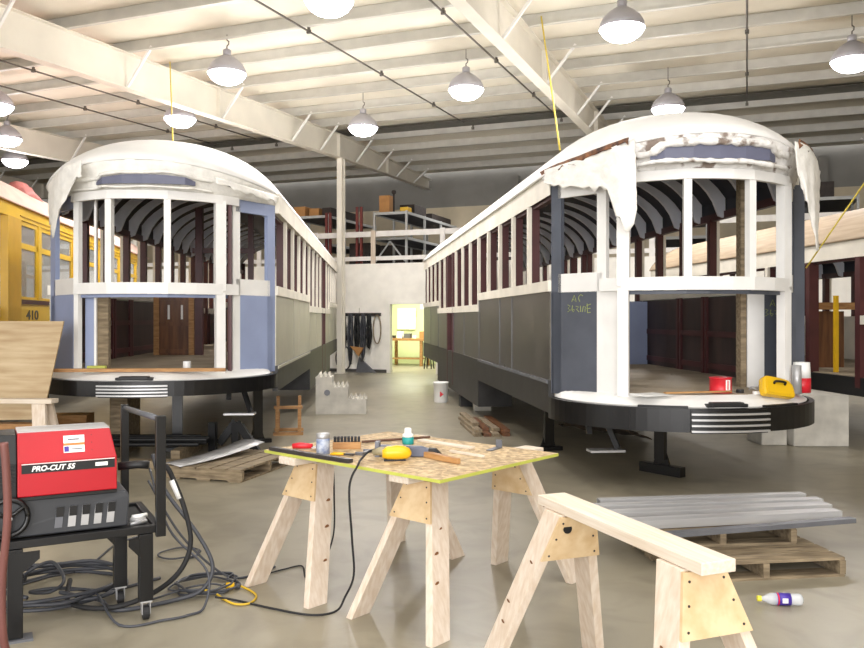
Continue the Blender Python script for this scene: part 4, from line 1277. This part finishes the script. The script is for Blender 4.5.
# ================================================================== FLOOR GOODS, RIGHT
def pallet(label, loc_, rz, L, D, m, group, slats=6, h=0.12):
    t = thing('pallet', label, 'pallet', loc_, rz, group)
    for y in (0.0, D/2-0.02, D-0.04):
        MB().bb(0, L, y, y+0.04, 0.016, h-0.018).build('stringer', m, t)
    w = L/slats
    for i in range(slats):
        MB().bb(i*w+0.012, (i+1)*w-0.012, 0, D, h-0.018, h).build('deck_board', m, t)
    for i in (0, slats//2, slats-1):
        MB().bb(i*w+0.012, (i+1)*w-0.012, 0, D, 0, 0.016).build('bottom_board', m, t)
    return t
def pallet2(label, loc_, rz, L, D, m, group, slats=6, h=0.12):
    """stringers run away from the viewer, boards lie across"""
    t = thing('pallet', label, 'pallet', loc_, rz, group)
    for x in (0.0, L/2-0.02, L-0.04):
        MB().bb(x, x+0.04, 0, D, 0.016, h-0.018).build('stringer', m, t)
    w = D/slats
    for i in range(slats):
        MB().bb(0, L, i*w+0.012, (i+1)*w-0.012, h-0.018, h).build('deck_board', m, t)
    for i in (0, slats//2, slats-1):
        MB().bb(0, L, i*w+0.012, (i+1)*w-0.012, 0, 0.016).build('bottom_board', m, t)
    return t
p = G(846, 577)
d = rot2(-1.05, 0, math.radians(8))
pallet2('lower wooden pallet under the steel channels, right of the sawhorse', (p.x+d[0], p.y+d[1], 0), math.radians(8), 1.05, 0.95, M_OLDWOOD, 'pallets under the steel')
p = G(797, 545, 0.122)
d = rot2(-1.0, 0, math.radians(6))
pallet2('upper wooden pallet right under the steel channels', (p.x+d[0], p.y+d[1], 0.122), math.radians(6), 1.0, 0.72, M_OLDWOOD, 'pallets under the steel')
# steel channels
CH = [((600, 500), (806, 493.5), 0.07, 'steel channel farthest back in the pile on the pallets'),
      ((585, 506), (823, 499), 0.08, 'steel channel second from the back of the pile'),
      ((590, 514), (832, 504.5), 0.11, 'steel channel in the middle of the pile'),
      ((620, 522), (842, 511), 0.10, 'steel channel just behind the front one of the pile'),
      ((668, 533.5), (856, 518.5), 0.055, 'dark steel channel at the front of the pile')]
for i, (a, b, w, lb) in enumerate(CH):
    z = 0.246 + 0.002
    h = 0.055 if i < 4 else 0.03
    q0, q1 = G(*a, z+h), G(*b, z+h)
    Ln = (q1-q0).length; rz = math.atan2(q1.y-q0.y, q1.x-q0.x)
    mb = MB().bb(0, Ln, -0.003, 0.003, 0, h).bb(0, Ln, w-0.003, w+0.003, 0, h).bb(0, Ln, 0.003, w-0.003, h-0.007, h)
    tag(mb.build('steel_channel', M_STEEL if i != 4 else M_STEELD, loc=(q0.x, q0.y, z), rz=rz), lb, 'steel channel', 'steel channels on the pallets')
# bottle
p = G(783, 607)
t = thing('soda_bottle', 'empty plastic bottle with yellow cap lying on the floor', 'bottle', (p.x, p.y+0.03, 0.034), math.radians(-5))
MB().lathe([(0.0, 0.115), (0.02, 0.118), (0.031, 0.108), (0.033, 0.09), (0.031, 0.07), (0.033, 0.05), (0.033, -0.03), (0.030, -0.06), (0.018, -0.085), (0.0125, -0.095), (0.0125, -0.108), (0, -0.108)], (0, 0, 0), 20, 'x').build('bottle_body', M_CLEAR, t, smooth=True)
MB().lathe([(0.0, -0.128), (0.0155, -0.127), (0.0155, -0.106), (0.0, -0.106)], (0, 0, 0), 16, 'x').build('cap', mat('yellow_cap', (226, 216, 60), rough=0.4, var=0.0), t, smooth=False)
lb = MB().lathe([(0.0337, -0.025), (0.0337, 0.05)], (0, 0, 0), 20, 'x').build('label', M_PURPLE, t, smooth=True)
MB().lathe([(0.0341, -0.022), (0.0341, -0.014)], (0, 0, 0), 20, 'x').build('red_band', M_REDP, lb, smooth=True)
MB().bb(0.0, 0.03, -0.0345, -0.032, -0.012, 0.014).build('white_patch', M_LABELW, lb)

# ------------------------------------------------------------------ jack stands
def jack(label, loc_, rz, h, base=0.45, tall=0.10, col=0.10):
    t = thing('jack_stand', label, 'jack stand', loc_, rz, 'jack stands')
    MB().bb(-base/2, base/2, -0.05, 0.05, 0, tall).build('base_bar', M_BLACK, t, bevel=0.004)
    MB().prism([Vector((-col, -0.01, tall+0.001)), Vector((col, -0.01, tall+0.001)), Vector((col*0.55, -0.01, tall+0.12)), Vector((col*0.55, -0.01, h-0.01)), Vector((-col*0.55, -0.01, h-0.01)), Vector((-col*0.55, -0.01, tall+0.12))], (0, 0.02, 0)).build('web', M_BLACK, t)
    MB().bb(-col*0.6, col*0.6, -0.05, -0.011, tall+0.05, h-0.012).build('column', M_BLACK, t)
    MB().bb(-col, col, -0.06, 0.06, h-0.0098, h).build('top_plate', M_BLACK, t)
    return t
jack('black jack stand under the front bumper of the dark sided streetcar', (2.36, 8.42, 0), math.radians(-52), 0.585, 0.50, 0.10)
jack('black jack stand under the near left corner of the dark sided streetcar', (1.40, 9.9, 0), 0.3, 0.585, 0.35, 0.05)
jack('black jack stand under the middle of the blue ended streetcar front', (-3.05, 9.85, 0), 0.1, 0.79, 0.36, 0.05)
jack('black jack stand under the right corner of the blue ended streetcar', (-2.24, 10.5, 0), 0.5, 0.79, 0.36, 0.05)
# ------------------------------------------------------------------ concrete block under the third streetcar
def cblock(label, x0, x1, y0, y1, h, rz=0.0, group='pale blocks'):
    return tag(MB().bb(0, x1-x0, 0, y1-y0, 0, h).build('concrete_block', M_CBLOCK, loc=(x0, y0, 0), rz=rz, bevel=0.012), label, 'block', group)
cblock('large pale concrete block under the tan roofed streetcar', 4.50, 5.19, 10.2, 10.9, 0.635)
cblock('low pale concrete block beside the large one, behind the bumper end', 4.14, 4.46, 10.3, 10.8, 0.22)
# ragged brown sheet behind the front jack stand
rr = random.Random(11); rows = []
for j in range(7):
    row = []
    for i in range(11):
        u, v = i/10, j/6
        row.append((2.02+0.85*u - 0.25*v + rr.uniform(-1, 1)*0.04*(i == 10), 10.6+0.9*v, 0.03 + 0.26*(1-u)*(0.6+0.4*math.sin(v*5+u*4)) + rr.uniform(0, 0.03)))
    rows.append(row)
tag(MB().grid(rows).build('brown_sheet', M_BARK, solid=0.015), 'ragged brown sheet lying under the dark sided streetcar', 'sheet')
# wood pile under the dark streetcar
rr = random.Random(21)
for i in range(9):
    x = 0.55 + 0.13*(i % 4) + rr.uniform(-0.008, 0.008); y = 11.3 + 0.25*(i//4) + rr.uniform(-0.05, 0.05)
    rz = math.radians(96 + rr.uniform(-0.8, 0.8)); z = 0.042*(i//4)
    L = 1.3 + rr.uniform(-0.3, 0.4)
    names = ['leftmost of the bottom boards', 'second from the left of the bottom boards', 'third from the left of the bottom boards', 'rightmost of the bottom boards',
             'leftmost of the boards in the middle layer', 'second board of the middle layer', 'third board of the middle layer', 'rightmost board of the middle layer', 'single board on top']
    tag(MB().bb(-L/2, L/2, -0.05, 0.05, 0, 0.04).build('old_board', M_OAK if i % 2 else M_OLDWOOD, loc=(x, y+0.4, z), rz=rz), names[i] + ' in the wood pile under the streetcar', 'board', 'wood pile under the streetcar')
# bucket and small blocks behind
p = G(441, 403)
t = thing('bucket', 'white plastic bucket with a red mark beside the dark sided streetcar', 'bucket', (p.x, p.y+0.14, 0))
MB().lathe([(0.125, 0.0), (0.13, 0.01), (0.145, 0.36), (0.152, 0.362), (0.152, 0.385), (0.14, 0.387), (0.13, 0.37), (0.12, 0.04), (0.0, 0.03)], n=24).build('body', M_LABELW, t, smooth=True)
MB().prism([Vector((-0.02, -0.1425, 0.11)), Vector((0.05, -0.139, 0.16)), Vector((-0.02, -0.1445, 0.22))], (0, 0.008, 0)).build('red_mark', M_REDP, t)
tag(MB().bb(-0.12, 0.12, -0.12, 0.12, 0, 0.2).build('wood_block', M_SATIN, loc=(0.62, 14.9, 0), rz=0.1), 'dark block on the floor right of the white bucket', 'block')
cblock('small pale block below the dark sided streetcar, near the bucket', 0.72, 1.02, 14.1, 14.5, 0.21)

# ------------------------------------------------------------------ goods on the streetcar fronts
def on_r(u, v, z):
    x, y = rot2(u, v, AR); return (CR[0]+x, CR[1]+y, z)
def on_l(u, v, z):
    x, y = rot2(u, v, AL); return (CL[0]+x, CL[1]+y, z)
t = thing('paint_can', 'red can with a white label on the deck of the right streetcar', 'can', on_r(0.12, -0.78, 0.901))
MB().lathe([(0.10, 0.0), (0.104, 0.004), (0.10, 0.01), (0.10, 0.135), (0.105, 0.138), (0.105, 0.146), (0.09, 0.143), (0.0, 0.14)], n=26).build('body', M_REDP, t, smooth=True)
lb = MB().strip([(0.1015*math.cos(a), 0.1015*math.sin(a)) for a in [(-1.45+0.5*i/8) for i in range(9)]], 0.03, 0.125, -0.001).build('label', M_LABELW, t)
MB().strip([(0.103*math.cos(a), 0.103*math.sin(a)) for a in [(-1.30+0.12*i/4) for i in range(5)]], 0.035, 0.12, -0.001).build('label_band', M_REDP, lb)
tag(MB().cyl((0, 0, 0), 0.035, 0.03, 16).build('tape_roll', M_RUBBER, loc=on_r(0.30, -0.80, 0.901)), 'small black tape roll right of the red can', 'tape')
t = thing('wood_stick', 'long pale wooden slat lying across the deck in front of the red can', 'wood slat', on_r(-0.50, -0.97, 0.915), AR+0.14)
MB().bb(0, 0.68, -0.02, 0.02, 0.0, 0.014).build('slat', M_TANWOOD, t)
# wire bits
for k, (u, v, lb) in enumerate(((0.44, -0.80, 'loop of thin wire on the deck, first to the right of the black tape'), (0.56, -0.74, 'loop of thin wire on the deck, near the white panel'))):
    rr = random.Random(40+k); pts = []
    x0, y0, _ = on_r(u, v, 0)
    for i in range(22):
        q = i*0.8
        pts.append((x0+0.055*math.cos(q)*(0.6+0.4*rr.random()), y0+0.04*math.sin(q), 0.908+0.03*rr.random()+0.03*abs(math.sin(q*0.7))))
    tag(MB().tube(catmull(pts, 3), 0.0025, 5).build('wire_coil', M_STEEL, smooth=True), lb, 'wire', 'wire on the deck')
tag(MB().bb(-0.04, 0.04, -0.02, 0.02, 0, 0.03).build('small_box', M_LABELW, loc=on_r(0.42, -0.90, 0.893), rz=0.2, bevel=0.003), 'small white box on the deck beside the wire', 'box')
# yellow case leaning on the apron
t = thing('tool_case', 'yellow rounded tool case with black handle on the apron of the right streetcar', 'case', on_r(0.57, -0.99, 0.875), AR+0.05)
t.rotation_euler = (math.radians(-24), math.radians(8), AR+0.22)
ring = [(-0.17, 0.0), (-0.18, 0.05), (-0.16, 0.16), (-0.12, 0.19), (0.02, 0.185), (0.13, 0.17), (0.175, 0.12), (0.18, 0.03), (0.165, 0.0)]
MB().prism([Vector((x, -0.04, z)) for x, z in ring], (0, 0.08, 0)).build('shell', M_YEL, t, bevel=0.02)
MB().tube(catmull([(-0.06, -0.045, 0.11), (-0.05, -0.07, 0.125), (0.05, -0.07, 0.125), (0.06, -0.045, 0.11)], 5), 0.011, 8).build('handle', M_SATIN, t, smooth=True)
MB().prism([Vector((x*0.8, -0.045, z*0.8+0.02)) for x, z in ring], (0, 0.006, 0)).build('raised_panel', M_YEL, t, bevel=0.002)
# white and red sleeve, grey sleeve
t = thing('barrier_sleeve', 'white and red cylinder standing at the right end of the apron', 'cylinder', on_r(0.99, -0.66, 0.885))
MB().lathe([(0.085, 0), (0.085, 0.14), (0.0, 0.14)], n=22).build('red_half', M_REDP, t, smooth=True)
smooth = MB().lathe([(0.084, 0.1402), (0.075, 0.29), (0.0, 0.29)], n=22).build('white_half', M_LABELW, t, smooth=True)
tag(MB().lathe([(0.045, 0), (0.042, 0.27), (0.0, 0.27)], n=18).build('grey_tube', M_STEEL, loc=on_r(0.86, -0.80, 0.885), smooth=True), 'slim grey tube standing left of the white and red cylinder', 'tube')
# papers
t = thing('paper_sheet', 'white papers spread on the left side of the right streetcar apron', 'paper', on_r(-0.62, -0.90, 0.905), 0.5)
MB().bb(-0.14, 0.14, -0.10, 0.10, 0.0, 0.003).build('top_sheet', M_LABELW, t)
MB().bb(-0.16, 0.12, -0.13, 0.06, -0.006, -0.002).build('lower_sheet', M_LABELW, t)
# left streetcar deck
tag(MB().lathe([(0.0, 0), (0.045, 0.0), (0.045, 0.075), (0.02, 0.075), (0.02, 0.01), (0.0, 0.01)], n=18).build('tape_roll', M_LABELW, loc=on_l(0.34, -0.30, 1.031), smooth=False), 'small white roll on the floor of the left streetcar', 'roll')
tag(MB().bb(0, 0.12, 0, 0.08, 0, 0.16).build('small_box', M_LABELW, loc=on_l(0.66, 0.9, 1.031)), 'small pale box inside the left streetcar by the right wall', 'box')
tag(MB().bb(0, 0.20, 0, 0.06, 0, 0.05).build('lime_wedge', M_LIME, loc=on_l(-0.62, -0.77, 1.033), rz=AL, bevel=0.01), 'lime coloured strip at the foot of the rough stud on the left streetcar', 'strip')

# ------------------------------------------------------------------ FLOOR GOODS, LEFT
p = G(242, 483)
rz = math.radians(163)
ang = math.radians(-17)
d = rot2(-0.86, 0, ang)
pallet('grey weathered wooden pallet on the floor near the left streetcar', (p.x+d[0], p.y+d[1], 0), ang, 0.86, 1.15, M_OLDWOOD, None, slats=5, h=0.125)
q = G(170, 482)
mb = MB(); rows = []
for j in range(9):
    s = j/8
    c0 = Vector((-2.62, 8.15, 0.14)).lerp(Vector((-1.98, 9.1, 0.16)), s)
    z = 0.135 + 0.10*s*s
    rows.append([(c0.x-0.14+0.03*math.sin(s*4), c0.y+0.10, z+0.0), (c0.x, c0.y, z+0.02), (c0.x+0.14, c0.y-0.08, z)])
tag(MB().grid(rows).build('metal_sheet', M_STEEL, solid=0.004, smooth=True), 'curved pale metal sheet lying over the grey pallet', 'sheet')
# black angle brackets leaning in a W
for k, (xa, ya, za, xb, yb, zb, lb) in enumerate(((-2.62, 9.75, 0.36, -2.62, 9.75, 0.01, 'leftmost upright of the black steel brackets behind the pallet'),
                                                 (-2.36, 9.85, 0.36, -2.56, 9.85, 0.09, 'second of the black brackets, slanting, behind the pallet'),
                                                 (-2.33, 9.70, 0.36, -2.33, 9.70, 0.01, 'middle upright of the black brackets behind the pallet'),
                                                 (-2.28, 9.62, 0.36, -2.04, 9.55, 0.03, 'rightmost slanting black bracket, its foot beyond the pallet'))):
    ax = 0.09
    t = thing('steel_bracket', lb, 'bracket', (0, 0, 0), 0, 'black brackets by the pallet')
    MB().beam((xa, ya, za), (xb, yb, zb), ax, 0.012, up=(0.3, 1, 0)).build('flange', M_SATIN, t)
    MB().beam((xa+0.04, ya+0.03, za), (xb+0.04, yb+0.03, zb), 0.012, 0.06, up=(0.3, 1, 0)).build('flange', M_SATIN, t)
# little wooden trestle
t = thing('trestle', 'small wooden frame standing beside the left streetcar', 'frame', (-2.13, 11.15, 0), 0.15)
for x in (0.0, 0.30):
    MB().bb(x, x+0.045, 0, 0.05, 0.041, 0.36).build('upright', M_TANWOOD, t)
    MB().bb(x, x+0.045, 0.42, 0.47, 0.041, 0.50).build('upright', M_TANWOOD, t)
    MB().bb(x, x+0.045, 0.05, 0.42, 0.30, 0.34).build('side_rail', M_OLDWOOD, t)
MB().bb(-0.03, 0.375, -0.01, 0.06, 0, 0.04).build('foot_rail', M_TANWOOD, t)
MB().bb(-0.03, 0.375, 0.41, 0.48, 0, 0.04).build('foot_rail', M_TANWOOD, t)
MB().bb(-0.02, 0.365, 0.0, 0.05, 0.361, 0.40).build('top_rail', M_TANWOOD, t)
# stepped pale blocking
t = thing('stepped_block', 'pale stepped blocking with a comb top in the aisle', 'blocking', (-1.93, 13.6, 0), 0.05)
ring = [(0, 0), (0.84, 0), (0.84, 0.25), (0.53, 0.25), (0.53, 0.45), (0.27, 0.45), (0.27, 0.62), (0, 0.62)]
MB().prism([Vector((x, 0, z)) for x, z in ring], (0, 0.5, 0)).build('body', M_CBLOCK, t)
mb = MB()
for i in range(11):
    x = 0.03 + i*0.074
    z = 0.62 if x < 0.25 else 0.45 if x < 0.5 else 0.25
    mb.prism([Vector((x, 0.02, z+0.001)), Vector((x+0.05, 0.02, z+0.001)), Vector((x+0.025, 0.02, z+0.07))], (0, 0.46, 0))
mb.build('comb', M_CBLOCK, t)
MB().cyl((0.19, -0.005, 0.36), 0.05, 0.006, 14, 'y').build('dark_stain', M_STEELD, t)
# dark pipes and boards behind the cart
rr = random.Random(5)
for i in range(7):
    y = 9.35 + 0.14*(i % 4); z = 0.13 + 0.055*(i//4)
    tag(MB().tube([(-0.55, 0, 0.026), (0.55, 0, 0.026)], 0.024, 10).build('steel_pipe', M_SATIN, loc=(-3.25+rr.uniform(-0.15, 0.15), y, z), rz=rr.uniform(-0.03, 0.03), smooth=False),
        ['frontmost', 'second', 'third', 'fourth', 'first upper', 'second upper', 'topmost'][i] + ' dark pipe in the stack behind the cart handle', 'pipe', 'dark pipes behind the cart')
for k, x in enumerate((-3.65, -2.85)):
    tag(MB().bb(-0.05, 0.05, -0.4, 0.5, 0, 0.128).build('bearer_beam', M_OLDWOOD, loc=(x, 9.5, 0)), ('left' if k == 0 else 'right') + ' wooden bearer below the dark pipe stack', 'bearer', 'bearers')
tag(MB().bb(-0.6, 0.6, -0.07, 0.07, 0, 0.09).build('old_board', M_OLDWOOD, loc=(-3.30, 8.75, 0), rz=-0.05), 'thick brown board on the floor in front of the dark pipes', 'board')
tag(MB().bb(-0.1, 0.1, -0.3, 0.3, 0, 0.72).build('timber_post', M_OLDWOOD, loc=(-3.72, 9.95, 0), rz=0.1), 'weathered timber support under the left streetcar bumper', 'timber')
tag(MB().bb(-0.25, 0.25, -0.15, 0.15, 0, 0.46).build('wooden_crate', M_TANWOOD, loc=(-4.32, 9.75, 0), rz=0.1), 'brown crate under the left end of the blue ended streetcar', 'crate')
# plywood sheet and small sawhorse at the left edge
t = tag(MB().prism([Vector((0.0, 0, 0)), Vector((1.95, 0, 0.04)), Vector((2.14, 0, 1.05)), Vector((0.0, 0, 1.05))], (0, 0.018, 0)).build('plywood_sheet', M_PALEPLY, loc=(-5.95, 8.45, 0.52), rz=-0.02), 'large plywood sheet standing at the left edge behind the red machine', 'plywood')
t.rotation_euler = (math.radians(-4), 0, -0.02)
sawhorse('small pine sawhorse in front of the plywood sheet', (-4.38, 8.16), math.radians(-4), 1.3, 0.80, 0.20, None, gus=False, lean=0.1)
tag(MB().bb(-0.7, 0.55, -0.08, 0.08, 0, 0.51).build('timber_bearer', M_TANWOOD, loc=(-4.5, 8.50, 0), rz=-0.02), 'brown timber bearer below the plywood sheet', 'timber')

# ------------------------------------------------------------------ cables hanging on the white wall
def ba(b, a, z=0.0):
    return ab(a, b, z)
def wl(b, a, z): return ab(a, b, z)
t = thing('cable_rack', 'dark hook board with pegs on the white wall', 'rack', ba(-10.62, AW-0.03, 0), -ANG)
MB().bb(-0.55, 0.62, -0.02, 0.028, 1.66, 1.75).build('board', M_DARKBOX, t)
for i in range(6):
    MB().bb(-0.45+0.19*i-0.015, -0.45+0.19*i+0.015, -0.14, -0.021, 1.68, 1.72).build('peg', M_SATIN, t)
CW = [(-11.12, 1.25, 'leftmost bundle of black cables hanging on the white wall'), (-10.90, 1.5, 'second bundle of dark cables from the left on the white wall'),
      (-10.69, 1.15, 'third bundle of dark cables from the left on the white wall'), (-10.49, 1.4, 'fourth bundle of dark cables from the left on the white wall'),
      (-10.30, 1.05, 'fifth bundle of cables, next to the pale loop on the white wall')]
for k, (b, ln, lb) in enumerate(CW):
    rr = random.Random(60+k); pts = []
    for i in range(14*10):
        q = 2*PI*i/10
        w = 0.06+rr.uniform(-0.03, 0.012); l = ln*(0.75+0.25*rr.random())
        pts.append(wl(b+w*math.sin(q)+rr.uniform(-.01, .01), AW-0.15-rr.uniform(0, 0.12), 1.72-l/2+l/2*math.cos(q)))
    cable('hanging_cable', pts, 0.019, M_SATIN if k % 2 == 0 else M_CORD, lb, 'cable', 'cables on the wall', k=2, n=6)
cable('hanging_cable', [wl(-10.09+0.12*math.sin(q), AW-0.1, 1.27+0.42*math.cos(q)) for q in [2*PI*i/12 for i in range(13)]], 0.018, M_OLDWOOD, 'pale loop of cable at the right end of the hook board', 'cable', 'cables on the wall', k=3, n=6)
cable('hanging_cable', [wl(-11.05+0.25*math.sin(q), AW-0.36, 0.42+0.36*math.cos(q)) for q in [2*PI*i/12 for i in range(13)]], 0.02, M_SATIN, 'low loop of black cable near the floor by the white wall', 'cable', 'cables on the wall', k=3, n=6)
t = tag(MB().prism([Vector((-0.2, 0, 0.78)), Vector((0.22, 0, 0.74)), Vector((0.08, 0, 0.48))], (0, 0.05, 0)).build('leather_flap', M_CARD, loc=ba(-10.62, AW-0.40, 0), rz=-ANG), 'tan flap hanging among the black cables on the white wall', 'flap')
t = tag(MB().prism([Vector((-0.15, 0, 0.0)), Vector((0.5, 0, 0.0)), Vector((-0.05, 0, 0.45))], (0, 0.05, 0)).build('sheet_offcut', M_STEELD, loc=ba(-10.62, AW-0.12, 0), rz=-ANG), 'grey triangular panel standing at the foot of the white wall', 'panel')

# ------------------------------------------------------------------ workshop behind the doorway
t = thing('workbench', 'wooden workbench inside the pale green workshop', 'workbench', ba(-10.75, 25.2, 0), -ANG)
MB().bb(-0.6, 1.3, 0, 0.75, 0.84, 0.92).build('bench_top', M_TANWOOD, t)
for x in (-0.55, 0.62, 1.2):
    for y in (0.03, 0.65):
        MB().bb(x, x+0.09, y, y+0.09, 0, 0.839).build('leg', M_TANWOOD, t)
MB().bb(-0.45, 0.6, 0.10, 0.65, 0.22, 0.26).build('lower_shelf', M_TANWOOD, t)
cols = [(M_DARKBOX, 'dark box'), (M_LABELW, 'white box'), (M_STEELD, 'grey box'), (M_LABELW, 'second white box'), (M_CARD, 'cardboard carton'), (M_OLDWOOD, 'brown wooden box')]
for i in range(6):
    w = 0.12+0.05*(i % 3)
    tag(MB().bb(-w/2, w/2, 0, 0.2, 0, 0.09+0.07*((i*2) % 3)).build('storage_box', cols[i][0], loc=ba(-11.2+0.27*i, 25.4, 0.921), rz=-ANG), cols[i][1] + ' on the bench in the pale green workshop', 'box', 'boxes on the workbench')
for i in range(5):
    z = 1.35 + 0.28*(i % 3); b = -11.2+0.33*i
    tag(MB().bb(-0.10, 0.10, -0.015, 0, 0, 0.22).build('wall_poster', [M_LABELW, mat('pale_yellow_sheet', (236, 228, 150)), M_LABELW, M_TANWOOD, M_LABELW][i], loc=ba(b, 26.59, z), rz=-ANG), ['white sheet', 'yellow sheet', 'second white sheet', 'brown sheet', 'rightmost white sheet'][i] + ' pinned on the green workshop wall', 'poster', 'sheets on the workshop wall')
tag(MB().bb(-0.35, 0.35, -0.02, 0, 1.2, 1.95).build('white_board', M_LABELW, loc=ba(-11.15, 26.55, 0), rz=-ANG), 'white board on the left of the green workshop wall', 'board')
t = thing('coat', 'dark coat hanging on the workshop wall right of the bench', 'coat', ba(-9.98, 26.36, 0), -ANG)
MB().lathe([(0.03, 1.75), (0.10, 1.66), (0.12, 1.4), (0.15, 1.0), (0.14, 0.98), (0.0, 0.99)], n=12).build('body', M_SATIN, t, smooth=True)
MB().bb(-0.015, 0.015, -0.02, 0.235, 1.752, 1.77).build('hook', M_STEEL, t)
t = thing('stool', 'dark stool at the right side of the workshop doorway', 'stool', ba(-9.35, 24.1, 0), -ANG)
MB().cyl((0, 0, 0.55), 0.16, 0.05, 18).build('seat', M_SATIN, t)
for k in range(4):
    q = PI/4+k*PI/2
    MB().beam((0.10*math.cos(q), 0.10*math.sin(q), 0.548), (0.17*math.cos(q), 0.17*math.sin(q), 0), 0.03, 0.03).build('leg', M_SATIN, t)

# ------------------------------------------------------------------ MEZZANINE STORE
ZM = 3.2
def rack(label, b, a, w, depth, h, levels, group, m=M_RACK, deck=M_DECKG, brace=True):
    t = thing('storage_rack', label, 'storage rack', ba(b, a, ZM), -ANG, group)
    for x in (0, w):
        for y in [depth*i/3 for i in range(4)]:
            MB().bb(x-0.03, x+0.03, y-0.03, y+0.03, 0.0, h).build('upright', m, t)
    for z in levels:
        MB().bb(0.031, w-0.031, 0, depth, z-0.03, z).build('shelf', deck, t)
        MB().bb(0.031, w-0.031, -0.03, -0.001, z-0.06, z+0.02).build('front_beam', m, t)
        for x in (-0.031, w+0.001):
            MB().bb(x, x+0.03, 0.03, depth-0.03, z-0.06, z+0.02).build('side_beam', m, t)
    if brace:
        MB().beam((0.05, -0.015, 0.1), (w/2, -0.015, levels[0]-0.1), 0.03, 0.04).build('brace', m, t)
        MB().beam((w-0.05, -0.015, 0.1), (w/2, -0.015, levels[0]-0.1), 0.03, 0.04).build('brace', m, t)
    return t
rack('grey storage rack with an open end frame on the mezzanine, right of the white post', -10.50, 22.5, 1.05, 4.4, 1.60, (0.80, 1.56), 'racks on the mezzanine')
rack('long grey storage rack on the mezzanine, left of the cream column', -13.4, 22.5, 1.3, 3.5, 1.62, (0.7, 1.56), 'racks on the mezzanine', brace=False)
rack('grey storage rack on the mezzanine behind the right streetcar windows', -2.4, 23.2, 1.4, 3.6, 1.3, (0.6, 1.25), 'racks on the mezzanine', brace=False)
rack('grey storage rack on the mezzanine above the tan streetcar roof', 1.0, 23.0, 1.6, 3.6, 1.5, (0.7, 1.45), 'racks on the mezzanine', brace=False)
def store(nm, m, b, a, z, w, d, h, lb, cat='box', rz=0.0, bevel=0.01):
    return tag(MB().bb(-w/2, w/2, 0, d, 0, h).build(nm, m, loc=ba(b, a, z), rz=-ANG+rz, bevel=bevel), lb, cat, 'goods stored on the mezzanine')
zt = ZM+1.583
store('wooden_crate', M_CARD, -10.22, 22.6, zt, 0.34, 0.4, 0.52, 'tall tan crate on top of the rack right of the white post', 'crate')
store('yellow_bin', M_YEL, -9.66, 22.8, zt, 0.26, 0.3, 0.17, 'small yellow bin on the rack right of the tan crate')
store('dark_bundle', M_DARKBOX, -9.85, 23.5, zt, 0.5, 1.0, 0.34, 'dark bundle on the rack behind the yellow bin', 'bundle')
store('dark_bundle', M_DARKBOX, -9.95, 24.9, zt, 0.8, 1.8, 0.22, 'long low dark bundle at the far end of the rack', 'bundle')
t = thing('floor_polisher', 'dark machine with two upright knobs behind the tan crate', 'machine', ba(-9.28, 23.2, zt), -ANG)
MB().tube([(-0.07, 0, 0.0), (-0.07, 0, 0.60)], 0.03, 8).build('upright', M_DARKBOX, t, smooth=True)
MB().lathe([(0, -0.07), (0.06, -0.04), (0.075, 0.01), (0.05, 0.06), (0, 0.07)], (-0.07, 0, 0.62), 12).build('knob', M_DARKBOX, t, smooth=True)
t.location = ba(-9.90, 22.75, zt)
store('carton', M_CARD, -13.15, 22.6, zt, 0.4, 0.5, 0.32, 'cardboard carton at the left end of the left mezzanine rack')
store('carton', M_CARD, -12.68, 22.7, zt, 0.35, 0.5, 0.26, 'second cardboard carton from the left on the left mezzanine rack')
store('dark_bundle', M_DARKBOX, -12.30, 22.8, zt, 0.3, 1.8, 0.28, 'dark bundle on the left mezzanine rack', 'bundle')
for k, (b, lb) in enumerate(((-12.02, 'left red-brown post standing on the mezzanine near the column'), (-11.89, 'second red-brown post standing on the mezzanine left of the column'), (-10.98, 'red-brown post on the mezzanine just right of the column'), (-10.84, 'rightmost red-brown post on the mezzanine near the column'))):
    tag(MB().bb(-0.035, 0.035, -0.035, 0.035, 0, 1.62 if k < 2 else 1.75).build('maroon_post', mat('rust_red_post', (112, 44, 38), rough=0.6), loc=ba(b, 22.3, ZM), rz=-ANG), lb, 'post', 'red-brown posts on the mezzanine')
store('dark_cabinet', M_DARKBOX, -11.20, 22.9, ZM, 0.7, 0.8, 0.72, 'dark low cabinet behind the rail near the column', 'cabinet')
store('dark_cabinet', M_DARKBOX, -12.2, 26.8, ZM, 2.6, 0.6, 1.0, 'long dark cabinet at the back of the mezzanine, left part', 'cabinet')
store('dark_cabinet', M_DARKBOX, -7.6, 27.2, ZM, 1.6, 0.6, 0.9, 'dark cabinet at the back of the mezzanine, between rack and streetcar', 'cabinet')
store('carton', M_CARD, -1.75, 23.6, ZM+1.271, 0.5, 0.5, 0.35, 'cardboard carton on the rack behind the right streetcar')
store('dark_bundle', M_DARKBOX, 1.7, 23.4, ZM+1.473, 0.8, 1.2, 0.45, 'dark bundle on the rack above the tan streetcar roof', 'bundle')
store('dark_bag', M_SATIN, 1.32, 22.35, ZM, 0.35, 0.3, 1.25, 'tall black bag standing behind the rail above the tan streetcar roof', 'bag', bevel=0.1)
# ducts: plain grey boxes of the far wall columns
for b, lb in ((-7.6, 'grey box column on the far wall, above the aisle'), (2.2, 'grey box column on the far wall, above the tan roof')):
    hall(MB().bb(b-0.13, b+0.13, AF-0.3, AF-0.01, 3.2, 6.6), 'wall_column', M_GREYWALL, lb)

# yellow ropes hanging from the roof
hang(541, 15, 560, 150, 11.6, 0.013, 'yellow rope hanging from the roof beside the right rafter')
hang(170, 62, 173, 146, 10.9, 0.012, 'yellow rope hanging from the roof onto the left streetcar roof')
tag(MB().tube([W(872, 172, 9.6), W(806, 268, 9.75)], 0.009, 8).build('yellow_strap', M_YROPE, smooth=True), 'yellow strap running down behind the right flap of torn canvas', 'strap')
